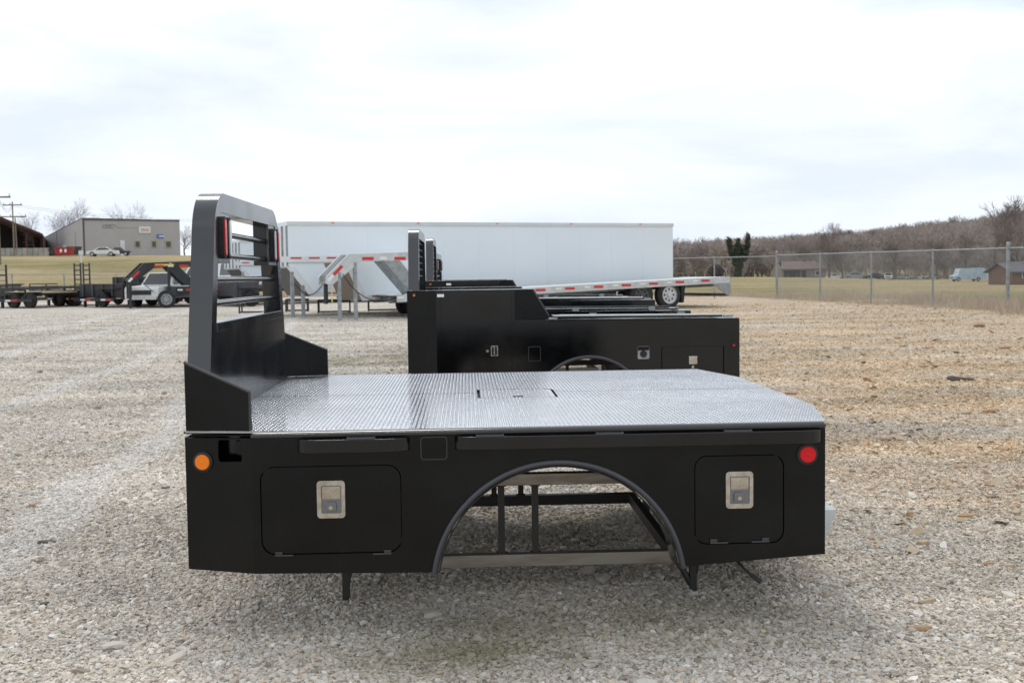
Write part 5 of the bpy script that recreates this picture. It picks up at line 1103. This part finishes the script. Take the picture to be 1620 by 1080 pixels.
    onside('side_door', .56, .63, .2, 2.1, 'white2'); onside('roller_door', .74, .86, .2, 3.6, 'tgrey' if False else 'metalwall'); onside('downpipe', .42, .425, .2, 4.4, 'galv')
    return R
building()
def shed():
    a, b = place(-70, 172), place(73, 176); d = b-a; d.z = 0; L_ = d.length; rz = atan2(d.y, d.x)
    R = empty('open_shed', a, rz, 'big dark red open fronted shed with sloping roof at the left edge', 'building')
    MB().plate([[(0, 9.2), (L_, 3.7), (L_, 3.3), (0, 8.6)]], lambda u, v, t: (u, t, v), -.6, 30).build('roof', M['barnred'], R)
    MB().box(0, L_, 12, 12.3, -1, 3.3).build('back_wall', M['dark_in'], R)
    MB().plate([[(0,-1),(L_,-1),(L_,3.3),(0,8.6)]], lambda u, v, t: (u, t, v), 25, 25.3).build('gable_wall', M['dark_in'], R)
    MB().box(L_-.3, L_, 0, 25, -1, 3.3).build('end_wall', M['barnred'], R)
    for x in (0, L_*.45, L_*.8, L_-.35): MB().box(x, x+.35, 0, .35, -1, 8.6-(5.3)*x/L_).build('post', M['barnred'], R)
    MB().box(0, L_, .1, .3, -1, 1.3).build('low_wall', M['barnred'], R)
shed()
a, b = place(-40, 150), place(82, 152); d = b-a; R = empty('concrete_wall', a, atan2(d.y, d.x), 'low pale concrete wall in front of the red shed', 'wall')
nb = 14
for k in range(nb): MB().box(hypot(d.x,d.y)*k/nb+.02, hypot(d.x,d.y)*(k+1)/nb-.02, 0, .5, -.6, 1.0).build('block', M['conc'], R, bevel=.03)
def dumpster(px, D, w, h, mt, label):
    R = empty('dumpster', place(px, D), .1, label, 'dumpster', 'dumpsters by the grey building')
    MB().plate([[(0,.15),(w,.15),(w+.2,h),(-.2,h)]], lambda u, v, t: (u, t, v), 0, 1.6).build('bin', M[mt], R, bevel=.03)
    for k in range(4): MB().box(w*(k+.5)/4-.05, w*(k+.5)/4+.05, -.06, 0, .2, h-.05).build('rib', M[mt], R)
    MB().box(-.25, w+.25, -.08, 1.65, h+.001, h+.12).build('rim', M[mt], R)
    if mt == 'dumpred':
        for k in (0, 1): MB().box(.55+k*.55, .8+k*.55, -.075, -.061, .5, .9).build('marking', M['whitetape'], R)
dumpster(92, 146, 1.8, 1.0, 'dumpred', 'red dumpster on the rise left of the white car'); dumpster(113, 152, 1.1, 1.1, 'dumpgreen', 'dark dumpster right beside the red one'); dumpster(83, 152, .8, .8, 'dumpgreen', 'small dark bin left of the red dumpster')
vehicle('car', place(167, 146), .05, 'white sedan parked in front of the grey building', 'sedan', 'carwhite', 'car', s=.80)
vehicle('pickup_truck', place(190, 150), pi+.1, 'dark pickup parked behind the white sedan by the grey building', 'pickup', 'cardark', 'pickup', s=.6)
R = empty('utility_box', place(132, 118), 0, 'small white box on a post on the grassy slope', 'box'); MB().box(-.2, .2, -.1, .1, .75, 1.2).build('box', M['white2'], R); MB().box(-.07, .07, -.05, .05, -.4, .749).build('post', M['white2'], R)
def pole(px, D, h, label, arms=1, r=.16, lean=0):
    R = empty('utility_pole', place(px, D), 0, label, 'utility pole', 'utility poles'); MB().tube((0,0,-.5), (lean,0,h), r, 8, r*.6).build('shaft', M['pole'], R)
    for k in range(arms):
        z = h-.5-k*1.5; MB().box(lean-1.2-.5*k, lean+1.2+.5*k, -.08, .08, z, z+.14).build('crossarm', M['pole'], R)
        for x in (-1.1-.5*k, -.3, 1.1+.5*k): MB().tube((lean+x, 0, z+.14), (lean+x, 0, z+.36), .05, 6).build('insulator', M['conc'], R)
    return R
pole(4, 110, 6.8, 'leftmost utility pole at the edge of the picture', 1, .13); pole(27, 150, 7.0, 'utility pole with two crossarms in front of the red shed', 2, .13); pole(31.5, 152, 5.0, 'shorter utility pole leaning right beside the two crossarm pole', 0, .12, -.1)
pole(1220, 232, 7.0, 'utility pole left of the brown roofed house', 1, .12)
R = empty('power_line', place(4, 110)+Vector((0,0,6.3)), 0, 'thin power lines running right from the poles past the grey building', 'wire')
o0 = R.location.copy()
for k, z in enumerate((0, .25)):
    a = Vector((0, 0, z)); b = place(27, 150)+Vector((0,0,6.4+z))-o0; MB().path([a+(b-a)*t-Vector((0,0,1.0*4*t*(1-t))) for t in [i/10 for i in range(11)]], .018, 4).build('wire', M['rubber'], R)
    c = place(440, 160)+Vector((0,0,4.6+z))-o0; MB().path([b+(c-b)*t-Vector((0,0,.8*4*t*(1-t))) for t in [i/10 for i in range(11)]], .016, 4).build('wire', M['rubber'], R)

# ------------------------------------------------------------------ houses and vehicles beyond the right field
def house(name, px0, px1, D, hw, hr, wmt, rmt, label, depth=8, porch=False):
    a, b = place(px0, D), place(px1, D); L_ = hypot(b.x-a.x, b.y-a.y); R = empty(name, a, atan2(b.y-a.y, b.x-a.x), label, 'house')
    MB().plate([rr(0, L_, -1, hw, .001, 1)], XZ(0), 0, .2).build('front_wall', M[wmt], R); MB().box(0, L_, depth-.2, depth, -1, hw).build('back_wall', M[wmt], R)
    for x in (0, L_-.2): MB().plate([[(.2, -1), (depth-.2, -1), (depth-.2, hw), (depth/2, hw+hr-.1), (.2, hw)]], lambda u, v, t: (t, u, v), x, x+.2).build('gable_wall', M[wmt], R)
    for y0, y1, z0, z1 in ((-.6, depth/2, hw-.15, hw+hr), (depth+.6, depth/2, hw-.15, hw+hr)):
        MB().add([(-.5,y0,z0),(L_+.5,y0,z0),(L_+.5-(1.5 if name == 'house' else 0),y1,z1),(-.5+(1.5 if name == 'house' else 0),y1,z1),(-.5,y0,z0+.18),(L_+.5,y0,z0+.18),(L_-1.0,y1,z1+.18),(1.0,y1,z1+.18)], [(0,3,2,1),(4,5,6,7),(0,1,5,4),(1,2,6,5),(2,3,7,6),(3,0,4,7)]).build('roof', M[rmt], R)
    MB().box(L_*.62, L_*.62+.5, depth/2-.3, depth/2+.3, hw+hr*.5, hw+hr+.5).build('chimney', M['brick'], R)
    n_ = max(2, int(L_/3))
    for k in range(n_):
        x = L_*(k+.5)/n_
        if k == n_//2: MB().box(x-.5, x+.5, -.05, 0, -.1, 2.0).build('door', M['dark_in'], R)
        else:
            w = MB().box(x-.6, x+.6, -.05, 0, .9, 1.9).build('window', M['white2'], R); MB().box(x-.5, x+.5, -.08, -.051, 1.0, 1.8).build('pane', M['glass'], w)
    if porch: MB().box(.4, L_*.42, -.12, -.06, 0, 2.0).build('porch_shade', M['dark_in'], R)  # flat dark panel painted as the shade of a porch, no real opening
house('house', 1238, 1306, 236, 2.3, 1.5, 'tan', 'roofbrown', 'low tan house with brown hip roof beyond the field', porch=True)
house('brick_house', 1602, 1690, 150, 1.75, 1.2, 'brick', 'greyroof', 'red brick house with grey roof at the right edge, behind the fence post', depth=7)
for px, kind, paint, s, rz, lb, D in ((1320, 'pickup', 'carwhite', .9, .1, 'white pickup left of the grey car beyond the field', 262), (1352, 'sedan', 'carsilver', 1.35, 3.2, 'silver grey car second from the left in the far row', 262), (1382, 'sedan', 'cardark', 1.15, .1, 'dark car between the grey car and the white van like car', 262), (1406, 'suv', 'carwhite', .95, 1.2, 'white sport utility car parked left of the slim fence post', 258), (1432, 'sedan', 'carwhite', .8, .2, 'small white car half hidden by the forked tree', 268), (1453, 'sedan', 'carwhite', .8, 2.9, 'white car between the fence posts at right', 268), (1478, 'sedan', 'carsilver', .9, .1, 'pale grey car left of the blue box trucks', 268)):
    vehicle('car' if kind != 'pickup' else 'pickup_truck', place(px, D), rz, lb, kind, paint, 'car' if kind != 'pickup' else 'pickup', 'vehicles parked beyond the field', s)
vehicle('box_truck', place(1530, 205), .05, 'pale blue and white box truck left of the tallest tree trunk', 'van', 'carblue', 'truck', 'vehicles parked beyond the field', .9)
vehicle('box_truck', place(1583, 200), 3.1, 'pale blue box truck partly behind the brick house', 'van', 'carblue', 'truck', 'vehicles parked beyond the field', .75)
